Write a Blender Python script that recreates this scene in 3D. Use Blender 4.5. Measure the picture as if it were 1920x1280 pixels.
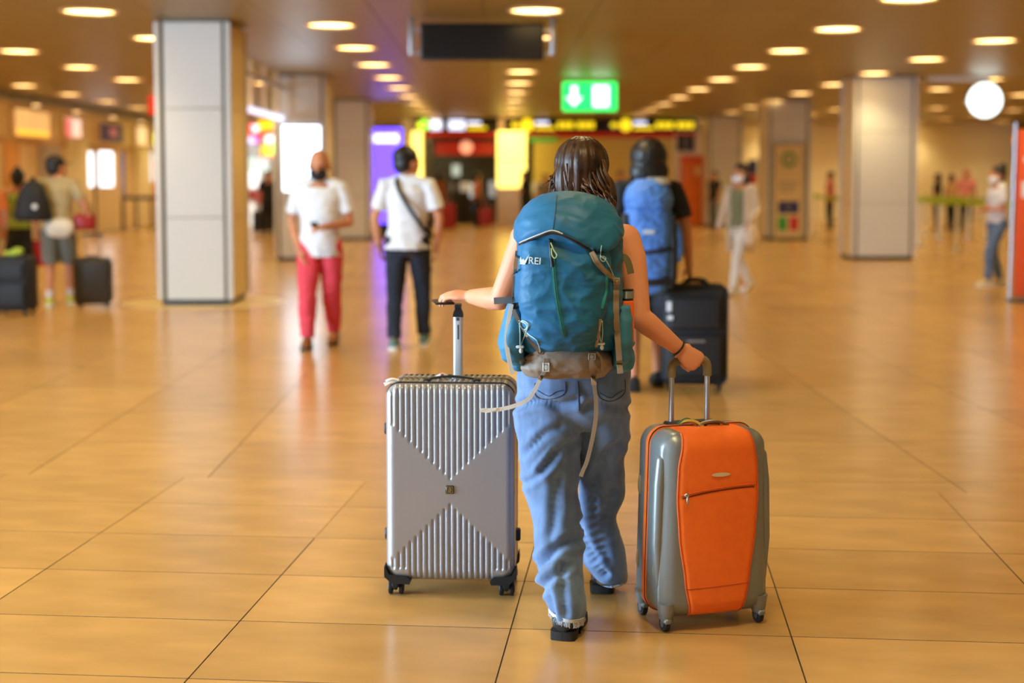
import bpy, bmesh, math, random
from mathutils import Vector, Matrix, noise
random.seed(7)
R = math.radians
for o in list(bpy.data.objects): bpy.data.objects.remove(o)
scene = bpy.context.scene
C = scene.collection

# ------------------------------------------------------------------ camera
FPX, PITCH, YAW, PY, CAMH = 2667.0, R(3.82), math.atan(30/2667), 509, 1.54
cam_d = bpy.data.cameras.new('camera'); cam = bpy.data.objects.new('camera', cam_d); C.objects.link(cam)
cam.location = (0, 0, CAMH); cam.rotation_euler = (math.pi/2-PITCH, 0, -YAW)
cam_d.sensor_width = 36; cam_d.lens = 36*FPX/1920; cam_d.shift_y = -(640-PY)/1920
cam_d.clip_start = .05; cam_d.clip_end = 300
cam_d.dof.use_dof = True; cam_d.dof.focus_distance = 4.72; cam_d.dof.aperture_fstop = 1.5
scene.camera = cam
# ------------------------------------------------------------------ world and daylight
w = bpy.data.worlds.new('world'); scene.world = w; w.use_nodes = True
w.node_tree.nodes['Background'].inputs[0].default_value = (.75, .85, 1, 1)
w.node_tree.nodes['Background'].inputs[1].default_value = .3
def area(name, loc, rot, sx, sy, power, col):
    l = bpy.data.lights.new(name, 'AREA'); l.shape = 'RECTANGLE'; l.size = sx; l.size_y = sy
    l.energy = power; l.color = col
    o = bpy.data.objects.new(name, l); C.objects.link(o); o.location = loc; o.rotation_euler = rot
    return o
# daylight coming in through the glazed front left of the photographer
area('daylight_side_window', (-10.7, 3.4, 1.75), (0, R(-90), 0), 2.7, 8.6, 3250, (.50, .74, 1))
area('daylight_rear_window', (-3.5, -11.7, 1.75), (R(90), 0, 0), 12, 2.7, 60, (.72, .86, 1))
LAMP_GLOW, LAMP_W = 9.0, 186.0     # ceiling downlights: brightness of the diffuser, power of the beam
vs = scene.view_settings
vs.view_transform = 'Standard'; vs.look = 'None'; vs.gamma = 1; vs.use_curve_mapping = False
vs.exposure = 0.0

# ------------------------------------------------------------------ helpers
def at(u, v, Y):
    x = (u-960)/FPX; y = -(v-PY)/FPX
    d = (x, math.cos(PITCH)+y*math.sin(PITCH), -math.sin(PITCH)+y*math.cos(PITCH))
    X = d[0]*math.cos(YAW)+d[1]*math.sin(YAW); YY = -d[0]*math.sin(YAW)+d[1]*math.cos(YAW)
    t = Y/YY
    return Vector((X*t, Y, CAMH+d[2]*t))
def gp(u, v):
    q = at(u, v, 1.0); t = CAMH/(CAMH-q.z)
    return Vector((q.x*t, t, 0))
def lin(c):
    return tuple(((x/255)/12.92 if x/255 <= .04045 else ((x/255+.055)/1.055)**2.4) for x in c)
MATS = {}
def pmat(name, rgb, rough=.5, metal=0, bump=None, var=None, spec=.5, emis=None, coat=0, stretch=None, rnd=0, sheen=0, trans=0):
    if name in MATS: return MATS[name]
    m = bpy.data.materials.new(name); m.use_nodes = True; nt = m.node_tree
    b = nt.nodes['Principled BSDF']; c = lin(rgb)
    b.inputs['Base Color'].default_value = (*c, 1); b.inputs['Roughness'].default_value = rough
    b.inputs['Metallic'].default_value = metal; b.inputs['Specular IOR Level'].default_value = spec
    b.inputs['Coat Weight'].default_value = coat; b.inputs['Sheen Weight'].default_value = sheen
    b.inputs['Transmission Weight'].default_value = trans
    if emis:
        b.inputs['Emission Color'].default_value = (*lin(emis[0]), 1); b.inputs['Emission Strength'].default_value = emis[1]
    L = nt.links.new
    if bump or var:
        tc = nt.nodes.new('ShaderNodeTexCoord'); src = tc.outputs['Object']
        if stretch:
            mp = nt.nodes.new('ShaderNodeMapping'); mp.inputs['Scale'].default_value = stretch
            L(src, mp.inputs['Vector']); src = mp.outputs['Vector']
    if var:
        n = nt.nodes.new('ShaderNodeTexNoise'); n.inputs['Scale'].default_value = var[0]; n.inputs['Detail'].default_value = 5
        L(src, n.inputs['Vector'])
        r = nt.nodes.new('ShaderNodeValToRGB')
        r.color_ramp.elements[0].position = .3; r.color_ramp.elements[1].position = .7
        k = var[1]; c2 = lin(var[2]) if len(var) > 2 else None
        r.color_ramp.elements[0].color = (*[x*(1-k) for x in c], 1)
        r.color_ramp.elements[1].color = (*(c2 or [min(1, x*(1+k)) for x in c]), 1)
        L(n.outputs['Fac'], r.inputs['Fac']); out = r.outputs['Color']
    elif rnd:
        rg = nt.nodes.new('ShaderNodeRGB'); rg.outputs[0].default_value = (*c, 1); out = rg.outputs[0]
    if rnd:
        oi = nt.nodes.new('ShaderNodeObjectInfo'); hs = nt.nodes.new('ShaderNodeHueSaturation')
        mr = nt.nodes.new('ShaderNodeMapRange'); mr.inputs['To Min'].default_value = 1-rnd; mr.inputs['To Max'].default_value = 1+rnd
        L(oi.outputs['Random'], mr.inputs['Value']); L(mr.outputs['Result'], hs.inputs['Value']); L(out, hs.inputs['Color']); out = hs.outputs['Color']
    if var or rnd: L(out, b.inputs['Base Color'])
    if bump:
        n2 = nt.nodes.new('ShaderNodeTexNoise'); n2.inputs['Scale'].default_value = bump[0]; n2.inputs['Detail'].default_value = 4
        L(src, n2.inputs['Vector'])
        bp = nt.nodes.new('ShaderNodeBump'); bp.inputs['Strength'].default_value = bump[1]; bp.inputs['Distance'].default_value = bump[2] if len(bump) > 2 else .002
        L(n2.outputs['Fac'], bp.inputs['Height']); L(bp.outputs['Normal'], b.inputs['Normal'])
    MATS[name] = m
    return m
def emat(name, rgb, s):
    return pmat(name, rgb, .6, emis=(rgb, s))

def V(*a): return Vector(a)
class MB:
    def __init__(s): s.v = []; s.f = []; s.m = []
    def add(s, vs_, fs, mi=0):
        n = len(s.v); s.v += [Vector(x) for x in vs_]; s.f += [[i+n for i in q] for q in fs]; s.m += [mi]*len(fs); return s
    def box(s, lo, hi, b=0, M=None, mi=0):
        lo = Vector(lo); hi = Vector(hi)
        if b <= 0:
            vs_ = [V(x, y, z) for z in (lo.z, hi.z) for y in (lo.y, hi.y) for x in (lo.x, hi.x)]
            fs = [(0,2,3,1),(4,5,7,6),(0,1,5,4),(2,6,7,3),(0,4,6,2),(1,3,7,5)]
        else:
            bm = bmesh.new(); bmesh.ops.create_cube(bm, size=1)
            c = (lo+hi)/2; d = hi-lo
            for v in bm.verts: v.co = V(v.co.x*d.x, v.co.y*d.y, v.co.z*d.z)+c
            bmesh.ops.bevel(bm, geom=list(bm.edges), offset=min(b, min(d)*.49), segments=3 if b > .006 else 1, affect='EDGES', profile=.5)
            bm.verts.index_update()
            vs_ = [v.co.copy() for v in bm.verts]; fs = [[v.index for v in f.verts] for f in bm.faces]; bm.free()
        if M is not None: vs_ = [M @ v for v in vs_]
        return s.add(vs_, fs, mi)
    def loft(s, rings, cap=True, closed=True, mi=0):
        n = len(rings[0]); vs_ = [p for r in rings for p in r]; fs = []
        for i in range(len(rings)-1):
            for j in range(n if closed else n-1):
                k = (j+1) % n
                fs.append((i*n+j, i*n+k, (i+1)*n+k, (i+1)*n+j))
        if cap:
            fs.append(tuple(reversed(range(n)))); fs.append(tuple(range((len(rings)-1)*n, len(rings)*n)))
        return s.add(vs_, fs, mi)
    def tube(s, pts, rad, n=10, ends=False, flat=1.0, up=None, mi=0):
        pts = [Vector(p) for p in pts]
        if not isinstance(rad, (list, tuple)): rad = [rad]*len(pts)
        rings = []; prev = None
        T = []
        for i in range(len(pts)):
            a = pts[max(0, i-1)]; b = pts[min(len(pts)-1, i+1)]; T.append((b-a).normalized())
        if ends:
            ex = []; er = []; et = []
            for q in (1.0, .92, .7, .38): ex.append(pts[0]-T[0]*rad[0]*q); er.append(rad[0]*math.sqrt(max(0.0004, 1-q*q))); et.append(T[0])
            ex += pts; er += rad; et += T
            for q in (.38, .7, .92, 1.0): ex.append(pts[-1]+T[-1]*rad[-1]*q); er.append(rad[-1]*math.sqrt(max(0.0004, 1-q*q))); et.append(T[-1])
            pts, rad, T = ex, er, et
        for i, p in enumerate(pts):
            t = T[i]
            if prev is None:
                u = Vector(up) if up is not None else (V(0,0,1) if abs(t.z) < .9 else V(0,1,0))
            else: u = prev
            x = u-t*u.dot(t)
            if x.length < 1e-6: x = t.orthogonal()
            x.normalize(); prev = x; y = t.cross(x)
            rings.append([p+(x*math.cos(2*math.pi*j/n)*flat+y*math.sin(2*math.pi*j/n))*rad[i] for j in range(n)])
        return s.loft(rings, mi=mi)
    def ell(s, c, r, n=20, m=12, M=None, mi=0):
        c = Vector(c); rings = []
        for i in range(m+1):
            a = math.pi*i/m; sn = max(math.sin(a), 1e-3); cs = -math.cos(a)
            q = [V(r[0]*sn*math.cos(2*math.pi*j/n), r[1]*sn*math.sin(2*math.pi*j/n), r[2]*cs) for j in range(n)]
            rings.append([(M @ x if M is not None else x)+c for x in q])
        return s.loft(rings, mi=mi)
    def lathe(s, prof, c=(0,0,0), n=24, axis='z', mi=0):
        c = Vector(c); rings = []
        for r, h in prof:
            ring = []
            for j in range(n):
                a = 2*math.pi*j/n; p = (r*math.cos(a), r*math.sin(a), h)
                if axis == 'y': p = (p[0], -p[2], p[1])
                if axis == 'x': p = (p[2], p[0], p[1])
                ring.append(V(*p)+c)
            rings.append(ring)
        return s.loft(rings, mi=mi)
    def prism(s, poly, d0, d1, M=None, mi=0):
        # polygon in x,z extruded along y
        n = len(poly)
        a = [V(x, d0, z) for x, z in poly]; b = [V(x, d1, z) for x, z in poly]
        if M is not None: a = [M @ q for q in a]; b = [M @ q for q in b]
        return s.loft([a, b], mi=mi)
    def ribbon(s, pts, w, th, normal=(0,-1,0), mi=0):
        # flat webbing strap: width across, thickness along normal
        pts = [Vector(p) for p in pts]; rings = []
        for i, p in enumerate(pts):
            t = (pts[min(len(pts)-1, i+1)]-pts[max(0, i-1)]).normalized()
            nn = Vector(normal[i] if isinstance(normal[0], (list, tuple, Vector)) else normal)
            nn = (nn-t*nn.dot(t)).normalized(); x = t.cross(nn)
            rings.append([p+x*w/2+nn*th/2, p-x*w/2+nn*th/2, p-x*w/2-nn*th/2, p+x*w/2-nn*th/2])
        return s.loft(rings, mi=mi)
    def build(s, name, mat, parent=None, smooth=True, fix=True, ang=40):
        me = bpy.data.meshes.new(name); me.from_pydata([tuple(v) for v in s.v], [], s.f)
        mats = mat if isinstance(mat, (list, tuple)) else [mat]
        for q in mats: me.materials.append(q)
        if len(mats) > 1: me.polygons.foreach_set('material_index', s.m)
        if fix:
            bm = bmesh.new(); bm.from_mesh(me); bmesh.ops.recalc_face_normals(bm, faces=bm.faces); bm.to_mesh(me); bm.free()
        if smooth:
            me.polygons.foreach_set('use_smooth', [True]*len(me.polygons)); me.set_sharp_from_angle(angle=R(ang))
        me.update()
        o = bpy.data.objects.new(name, me); C.objects.link(o)
        if parent is not None: o.parent = parent
        return o
def spline(pts, n=8):
    pts = [Vector(p) for p in pts]; out = []
    for i in range(len(pts)-1):
        p0 = pts[max(0, i-1)]; p1 = pts[i]; p2 = pts[i+1]; p3 = pts[min(len(pts)-1, i+2)]
        for k in range(n):
            t = k/n
            out.append(.5*((2*p1)+(p2-p0)*t+(2*p0-5*p1+4*p2-p3)*t*t+(3*p1-p0-3*p2+p3)*t*t*t))
    out.append(pts[-1]); return out
def interp(tab, z):
    # tab rows: (key, a, b, ...), smooth interpolation
    if z <= tab[0][0]: return tab[0][1:]
    for i in range(len(tab)-1):
        if z <= tab[i+1][0]:
            t = (z-tab[i][0])/(tab[i+1][0]-tab[i][0]); t = t*t*(3-2*t)*.5+t*.5
            return [a+(b-a)*t for a, b in zip(tab[i][1:], tab[i+1][1:])]
    return tab[-1][1:]
def organic(name, mb, mat, parent=None, voxel=.008, sm=4, disp=None):
    """union of overlapping closed shapes as one continuous smooth skin"""
    me = bpy.data.meshes.new(name+'_raw'); me.from_pydata([tuple(v) for v in mb.v], [], mb.f)
    bm = bmesh.new(); bm.from_mesh(me); bmesh.ops.recalc_face_normals(bm, faces=bm.faces); bm.to_mesh(me); bm.free()
    o = bpy.data.objects.new('tmp', me); C.objects.link(o)
    m = o.modifiers.new('r', 'REMESH'); m.mode = 'VOXEL'; m.voxel_size = voxel
    if sm:
        q = o.modifiers.new('s', 'SMOOTH'); q.factor = .5; q.iterations = sm
    dg = bpy.context.evaluated_depsgraph_get()
    me2 = bpy.data.meshes.new_from_object(o.evaluated_get(dg)); me2.name = name
    bpy.data.objects.remove(o); bpy.data.meshes.remove(me)
    if disp:
        nn = [v.normal.copy() for v in me2.vertices]
        for v, n_ in zip(me2.vertices, nn): v.co += disp(v.co, n_)
    me2.materials.clear(); me2.materials.append(mat)
    me2.polygons.foreach_set('use_smooth', [True]*len(me2.polygons)); me2.update()
    r = bpy.data.objects.new(name, me2); C.objects.link(r)
    if parent is not None: r.parent = parent
    return r
def tag(o, label=None, cat=None, group=None, kind=None):
    if label: o['label'] = label
    if cat: o['category'] = cat
    if group: o['group'] = group
    if kind: o['kind'] = kind
    return o
def thing(name, label, cat, loc=(0,0,0), rz=0, group=None):
    o = bpy.data.objects.new(name, None); C.objects.link(o); o.empty_display_size = .1
    o.location = loc; o.rotation_euler = (0, 0, rz); return tag(o, label, cat, group)
def copy_tree(o, parent=None):
    c = o.copy(); C.objects.link(c); c.parent = parent
    for ch in o.children: copy_tree(ch, c)
    return c
def text_mesh(name, body, size, mat, parent, M, ext=.001):
    cu = bpy.data.curves.new(name, 'FONT'); cu.body = body; cu.size = size; cu.extrude = ext; cu.align_x = 'CENTER'; cu.align_y = 'CENTER'; cu.resolution_u = 3
    t = bpy.data.objects.new('tmp', cu); C.objects.link(t)
    dg = bpy.context.evaluated_depsgraph_get()
    me = bpy.data.meshes.new_from_object(t.evaluated_get(dg)); me.name = name
    bpy.data.objects.remove(t)
    me.materials.clear(); me.materials.append(mat)
    me.transform(M)
    o = bpy.data.objects.new(name, me); C.objects.link(o); o.parent = parent
    return o
FACE = Matrix.Rotation(R(90), 4, 'X')      # text lying in xy -> standing, read from -y
# ------------------------------------------------------------------ materials of the setting
m_tile = pmat('floor_stone', (194, 151, 88), .23, var=(2.2, .13), stretch=(1, 2.4, 1), rnd=.09, bump=(14, .06, .002), spec=.5)
m_grout = pmat('floor_grout', (70, 50, 30), .8)
m_ceil = pmat('ceiling_metal', (138, 124, 80), .42, metal=.08, rnd=.03, spec=.4)
m_ceilgap = pmat('ceiling_gap', (60, 48, 34), .7)
m_core = pmat('column_core', (120, 112, 94), .6)
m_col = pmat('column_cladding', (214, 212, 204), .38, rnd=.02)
m_colside = pmat('column_side_warm_light', (220, 196, 146), .35)  # side cladding tinted yellow, warm lamp light painted into the colour
m_dark = pmat('dark_metal', (34, 34, 33), .4)
m_black = pmat('black_plastic', (20, 20, 22), .4)
m_cream = pmat('cream_wall', (250, 238, 200), .55, var=(.5, .06))
m_tan = pmat('tan_wall', (246, 222, 176), .5, var=(.6, .07))
m_steel = pmat('brushed_steel', (190, 192, 196), .3, metal=.9)
m_white = pmat('white_paint', (236, 236, 234), .45)
m_lamp = pmat('lamp_glow', (255, 236, 200), .5, emis=((255, 214, 140), LAMP_GLOW))
m_lamprim = pmat('lamp_rim', (214, 190, 150), .3, metal=.4)
m_glass = pmat('glass_pane', (230, 240, 245), .03, trans=1, spec=.5)
CEIL = 3.4; XL, XR, YB, YF = -11.0, 24.0, -12.0, 58.0
# ------------------------------------------------------------------ floor
fl = MB().box((XL, YB, -.12), (XR, YF, -.0032)).build('floor', m_grout, smooth=False); tag(fl, kind='structure')
TA = R(-5.8); TW, TD, GAP = .945, .572, .0035
def tile_mesh(w, d):
    mb = MB().box((GAP/2, GAP/2, -.011), (w-GAP/2, d-GAP/2, 0))
    bm = bmesh.new()
    vs_ = [bm.verts.new(v) for v in mb.v]
    for f in mb.f: bm.faces.new([vs_[i] for i in f])
    bm.faces.ensure_lookup_table()
    bmesh.ops.recalc_face_normals(bm, faces=bm.faces)
    top = [e for e in bm.edges if all(v.co.z > -.001 for v in e.verts)]
    bmesh.ops.bevel(bm, geom=top, offset=.0007, segments=1, affect='EDGES')
    me = bpy.data.meshes.new('floor_tile'); 
    bm.normal_update()
    for f in bm.faces: f.material_index = 0 if f.normal.z > .95 else 1
    bm.to_mesh(me); bm.free(); me.materials.append(m_tile); me.materials.append(m_grout); return me
near_me = tile_mesh(TW, TD); far_me = tile_mesh(TW, 1.10)
ax = V(math.cos(TA), math.sin(TA), 0); ay = V(-math.sin(TA), math.cos(TA), 0)
o0 = V(1.056, 5.321, 0); q0 = V(.054, 4.767, 0)
org = o0 + ay*((q0-o0).dot(ay))
ntile = 0
def put_tile(me, loc, rz):
    global ntile
    t = bpy.data.objects.new('floor_tile', me); C.objects.link(t); t.parent = fl; t.location = loc; t.rotation_euler = (0, 0, rz); ntile += 1
for i in range(-5, 4):
    for j in range(-4, 4):
        p = org+ax*i*TW+ay*j*TD
        put_tile(near_me, p, TA)
FY0 = 8.19-1.10
rest = MB()
for i in range(-11, 25):
    for j in range(0, 46):
        x = -1.48+i*TW; y = FY0+(j-1)*1.10 + (0 if i % 2 else 0)
        if x < XL or x+TW > XR or y+1.1 > YF: continue
        if j < 15 and abs(x+TW/2) < .42*y+1.2 and ntile < 285:
            put_tile(far_me, (x, y, -.0015), 0)
        elif y > 6:
            rest.box((x+GAP/2, y+GAP/2, -.011), (x+TW-GAP/2, y+1.10-GAP/2, -.0015))
for i in range(-11, 25):
    for j in range(-18, 0):
        x = -1.48+i*TW; y = FY0-1.10+j*1.10
        if y > YB and x > XL and x+TW < XR and not (y+1.1 > 2.3 and -4.5 < x < 4.5):
            rest.box((x+GAP/2, y+GAP/2, -.011), (x+TW-GAP/2, y+1.10-GAP/2, -.0025))
ro = rest.build('floor_tile_field', m_tile, fl, smooth=False, fix=False); tag(ro, kind='stuff')
# pale stone ring let into the floor around the nearest column
mb = MB().lathe([(.0, -.006), (.99, -.006), (.99, .0006), (.97, .001), (0, .001)], (-3.60, 17.5, 0), 64)
ring = mb.build('floor_inlay', pmat('pale_stone', (226, 200, 140), .3), fl)
# ------------------------------------------------------------------ ceiling
ce = MB().box((XL, YB, CEIL+.03), (XR, YF, CEIL+.15)).build('ceiling', m_ceilgap, smooth=False); tag(ce, kind='structure')
PW, PD = 1.25, 3.085
pm = MB().box((.004, .004, 0), (PW-.004, PD-.004, .028)).build('ceiling_panel', m_ceil, ce, smooth=False); pm_me = pm.data; first = True
crest = MB()
for i in range(-10, 22):
    for j in range(-6, 14):
        x = -1.39+i*PW; y = 16.07+(j)*PD
        if x < XL-1 or x > XR or y > YF-.5 or y < YB-3: continue
        if 0 <= j+2 < 5 and -5 <= i < 9:
            o = pm if first else bpy.data.objects.new('ceiling_panel', pm_me)
            if not first: C.objects.link(o); o.parent = ce
            first = False; o.location = (x, y, CEIL)
        else:
            x0 = max(x+.004, XL); y0 = max(y+.004, YB); x1 = min(x+PW-.004, XR); y1 = min(y+PD-.004, YF)
            if x1 > x0 and y1 > y0: crest.box((x0, y0, CEIL), (x1, y1, CEIL+.028))
tag(crest.build('ceiling_panel_field', m_ceil, ce, smooth=False, fix=False), kind='stuff')
# ------------------------------------------------------------------ walls
def wall(name, lo, hi, m): return tag(MB().box(lo, hi).build(name, m, smooth=False), kind='structure')
wall('wall_back', (XL, YF, 0), (XR, YF+.2, CEIL), m_cream)
wall('wall_right', (XR, YB, 0), (XR+.2, YF, CEIL), m_cream)
# left: shop side beyond the glazed front
wall('wall_left_near', (XL-.2, YB, 0), (XL, -1, CEIL), m_tan)
wall('wall_left', (XL-.2, 8, 0), (XL, YF, CEIL), m_tan)
def glazed(name, a, b, n):
    # a glazed front between two floor points: frame, mullions, panes
    a = Vector(a); b = Vector(b); d = (b-a); L = d.length; rz = math.atan2(d.y, d.x)
    r = thing(name, 'glazed', 'x', a, rz)
    del r['label']; del r['category']; r['kind'] = 'structure'
    MB().box((0, -.06, 0), (L, .06, .25)).box((0, -.06, 3.15), (L, .06, CEIL)).build('window_frame', m_steel, r, smooth=False)
    for k in range(n+1): MB().box((k*L/n-.04, -.06, .25), (k*L/n+.04, .06, 3.15)).build('mullion', m_steel, r, smooth=False)
    for k in range(n): MB().box((k*L/n+.045, -.012, .26), ((k+1)*L/n-.045, .012, 3.14)).build('pane', m_glass, r, smooth=False)
glazed('window_1', (XL-.1, -1, 0), (XL-.1, 8, 0), 5)
glazed('window_2', (XR, YB-.1, 0), (XL, YB-.1, 0), 16)
# ------------------------------------------------------------------ ceiling downlights
lamp = thing('ceiling_downlight', '', 'light')
MB().lathe([(.285, 0), (.29, -.022), (.30, -.026), (.312, -.02), (.33, 0)], n=32).build('rim', m_lamprim, lamp)
MB().lathe([(.0, -.003), (.284, -.003), (.284, .0), (0, .0)], n=32).build('diffuser', m_lamp, lamp)
ld_ = bpy.data.lights.new('lamp_beam', 'SPOT'); ld_.energy = LAMP_W; ld_.color = (1, .77, .39); ld_.spot_size = R(124); ld_.spot_blend = .9; ld_.shadow_soft_size = .2
lo_ = bpy.data.objects.new('lamp_beam', ld_); C.objects.link(lo_); lo_.parent = lamp; lo_.location = (0, 0, -.03)
rows = [(-9.6, 16.9, 'row nearest the left shops'), (-7.05, 18.2, 'second row from the left shops'),
        (-4.57, 16.2, 'row over the big white column'), (-2.02, 17.6, 'row left of the black screen'),
        (.45, 16.05, 'row behind the black screen'), (4.3, 18.0, 'row right of the exit sign'),
        (6.8, 16.4, 'row leading to the cream column'), (9.4, 17.9, 'row above the round clock'),
        (11.9, 16.9, 'first row right of the clock'), (14.4, 18.0, 'second row right of the clock'), (17.0, 16.9, 'third row right of the clock')]
used = False
ORD = ['one', 'two', 'three', 'four', 'five', 'six', 'seven', 'eight', 'nine', 'ten', 'eleven', 'twelve', 'thirteen', 'fourteen', 'fifteen', 'sixteen']
for x, y0, nm in rows:
    nv = 0
    for k in range(-9, 14):
        y = y0+k*3.085
        if y < (-4 if x > 2 else 0) or y > 57: continue  # unseen lamps behind the camera added to light the orange suitcase and arm
        if y < 8 and (x < -6 or x > 10): continue
        if x > 12 and y < 15: continue
        o = lamp if not used else copy_tree(lamp)
        used = True
        o.location = (x, y, CEIL)
        o['group'] = 'ceiling downlights, '+nm
        vis = -.375*y < x < .375*y and y > 14.6
        if vis:
            nv += 1; o['label'] = 'ceiling downlight number %s from the camera in the %s' % (ORD[nv-1], nm)
        else: o['label'] = 'ceiling downlight outside the view, continuing the '+nm
# ------------------------------------------------------------------ columns
def column(x0, x1, y0, y1, label, seams=(1.05, 2.35), right_dark=True):
    r = thing('column', label, 'column', ((x0+x1)/2, (y0+y1)/2, 0), 0, None)
    hx = (x1-x0)/2; hy = (y1-y0)/2; e = .02
    MB().box((-hx+.03, -hy+.03, 0), (hx-.03, hy-.03, CEIL)).build('core', m_core, r, smooth=False)
    MB().box((-hx+.015, -hy+.015, 0), (hx-.015, hy-.015, .06)).build('plinth', m_dark, r, smooth=False)
    zs = [.065]+list(seams)+[CEIL-.03]
    for a, b in zip(zs[:-1], zs[1:]):
        for sgn in (-1, 1):
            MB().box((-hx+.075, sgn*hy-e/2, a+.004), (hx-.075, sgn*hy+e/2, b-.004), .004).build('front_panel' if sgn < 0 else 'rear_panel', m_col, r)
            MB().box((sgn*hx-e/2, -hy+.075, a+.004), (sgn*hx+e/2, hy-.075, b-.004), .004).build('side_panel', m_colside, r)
    for sx in (-1, 1):
        for sy in (-1, 1):
            MB().box((sx*hx-.035, sy*hy-.035, .065), (sx*hx+.035, sy*hy+.035, CEIL-.03), .012).build('corner_post', m_col, r)
    return r
column(-4.02, -3.18, 17.06, 18.15, 'broad white clad column standing on a pale round floor inlay')
column(-4.02, -3.12, 26.1, 27.1, 'tan column with the glowing white screen on its front')
column(-3.95, -3.07, 34.6, 35.6, 'tan column left of the purple totem')
column(6.62, 7.74, 26.26, 27.25, 'cream column with a bare front left of the round clock')
column(6.62, 7.64, 34.7, 35.7, 'column carrying the tall poster with a green ring')
column(6.5, 7.5, 43.5, 44.5, 'most distant column behind the woman in white trousers')
# ================================================================== luggage shells
def rr_outline(w, h, Rr, step=.004):
    pts = []; hw, hh = w/2, h/2
    def seg(a, b):
        n = max(1, int((Vector(b)-Vector(a)).length/step))
        for k in range(n): pts.append(tuple(Vector(a).lerp(Vector(b), k/n)))
    def arc(cx, cz, a0):
        n = 10
        for k in range(n):
            a = a0+k/n*math.pi/2; pts.append((cx+Rr*math.cos(a), cz+Rr*math.sin(a)))
    seg((hw, -hh+Rr), (hw, hh-Rr)); arc(hw-Rr, hh-Rr, 0); seg((hw-Rr, hh), (-hw+Rr, hh)); arc(-hw+Rr, hh-Rr, math.pi/2)
    seg((-hw, hh-Rr), (-hw, -hh+Rr)); arc(-hw+Rr, -hh+Rr, math.pi); seg((-hw+Rr, -hh), (hw-Rr, -hh)); arc(hw-Rr, -hh+Rr, 1.5*math.pi)
    return pts
def shell_face(w, h, Rr, r, dx, dz, disp=None, warp=None, yf=0, sgn=1):
    """front of a moulded shell: rounded outline, filleted edge, optional relief"""
    def coords(L, d):
        e = [0, .0006, .0022, .005, .009, .014, .02, .028]; e = [q for q in e if q < L*.2]
        n = int((L-2*e[-1])/d); mid = [e[-1]+(L-2*e[-1])*k/n for k in range(1, n)]
        full = e+mid+[L-q for q in reversed(e)]
        return [q-L/2 for q in full]
    xs = coords(w, dx); zs = coords(h, dz); vs_ = []
    hw, hh = w/2-Rr, h/2-Rr
    for z in zs:
        for x in xs:
            qx, qz = abs(x)-hw, abs(z)-hh
            mx, mz = max(qx, 0), max(qz, 0); l = math.hypot(mx, mz)
            d = l+min(max(qx, qz), 0)-Rr
            px, pz = x, z
            if d > 0 and l > 0:
                px -= math.copysign(mx/l, x)*d; pz -= math.copysign(mz/l, z)*d; d = 0
            ins = -d
            y = r-math.sqrt(max(0, r*r-(r-ins)**2)) if ins < r else 0
            if disp: y += disp(px, pz)*min(1, ins/.012)
            q = V(px, yf+sgn*y, pz); vs_.append(warp(q) if warp else q)
    n = len(xs); fs = [(i*n+j, i*n+j+1, (i+1)*n+j+1, (i+1)*n+j) for i in range(len(zs)-1) for j in range(n-1)]
    return vs_, fs
def shell_band(w, h, Rr, ys, disp=None, warp=None):
    out = rr_outline(w, h, Rr); rings = []
    for k, y in enumerate(ys):
        ring = []
        for x, z in out:
            q = V(x, y, z)
            if disp and z > h/2-.004 and abs(x) < w/2-Rr*.6: q.z -= disp(x)
            if disp and z < -h/2+.004 and abs(x) < w/2-Rr*.6: q.z += disp(x)
            ring.append(warp(q) if warp else q)
        rings.append(ring)
    return rings
m_silver = pmat('silver_shell', (166, 165, 167), .3, metal=.45, bump=(900, .12, .0006), spec=.5)
m_rubber = pmat('black_rubber', (22, 23, 25), .55)
m_greyrub = pmat('grey_wheel', (92, 92, 90), .5)
m_pole = pmat('white_pole', (222, 224, 226), .3, metal=.35)
m_tagw = pmat('white_tag', (232, 234, 236), .5)
def spinner(parent, x, y, top, rad=.026, twin=True, m=None, rz=0):
    r = bpy.data.objects.new('caster', None); C.objects.link(r); r.parent = parent; r.location = (x, y, 0); r.rotation_euler = (0, 0, rz)
    MB().box((-.013, -.022, rad*1.1), (.013, .018, top), .005).box((-.006, -.008, rad*.7), (.006, .03, top*.8), .003).build('fork', m or m_rubber, r)
    for sx in ((-1, 1) if twin else (0,)):
        c = sx*.0195 if twin else 0; hw = .0085 if twin else .011
        MB().lathe([(0, -hw), (rad*.55, -hw), (rad*.62, -hw+.002), (rad*.9, -hw+.001), (rad, -hw+.004), (rad, hw-.004), (rad*.9, hw-.001), (rad*.62, hw-.002), (rad*.55, hw), (0, hw)], (c, .012, rad), 24, 'x').build('wheel', m_rubber, r)
        for s2 in (-1, 1):
            MB().lathe([(0, 0), (rad*.5, 0), (rad*.5, .0015), (0, .0015)], (c+s2*(hw+.0005), .012, rad), 16, 'x').build('hub_cap', m_greyrub, r)
    return r
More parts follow.
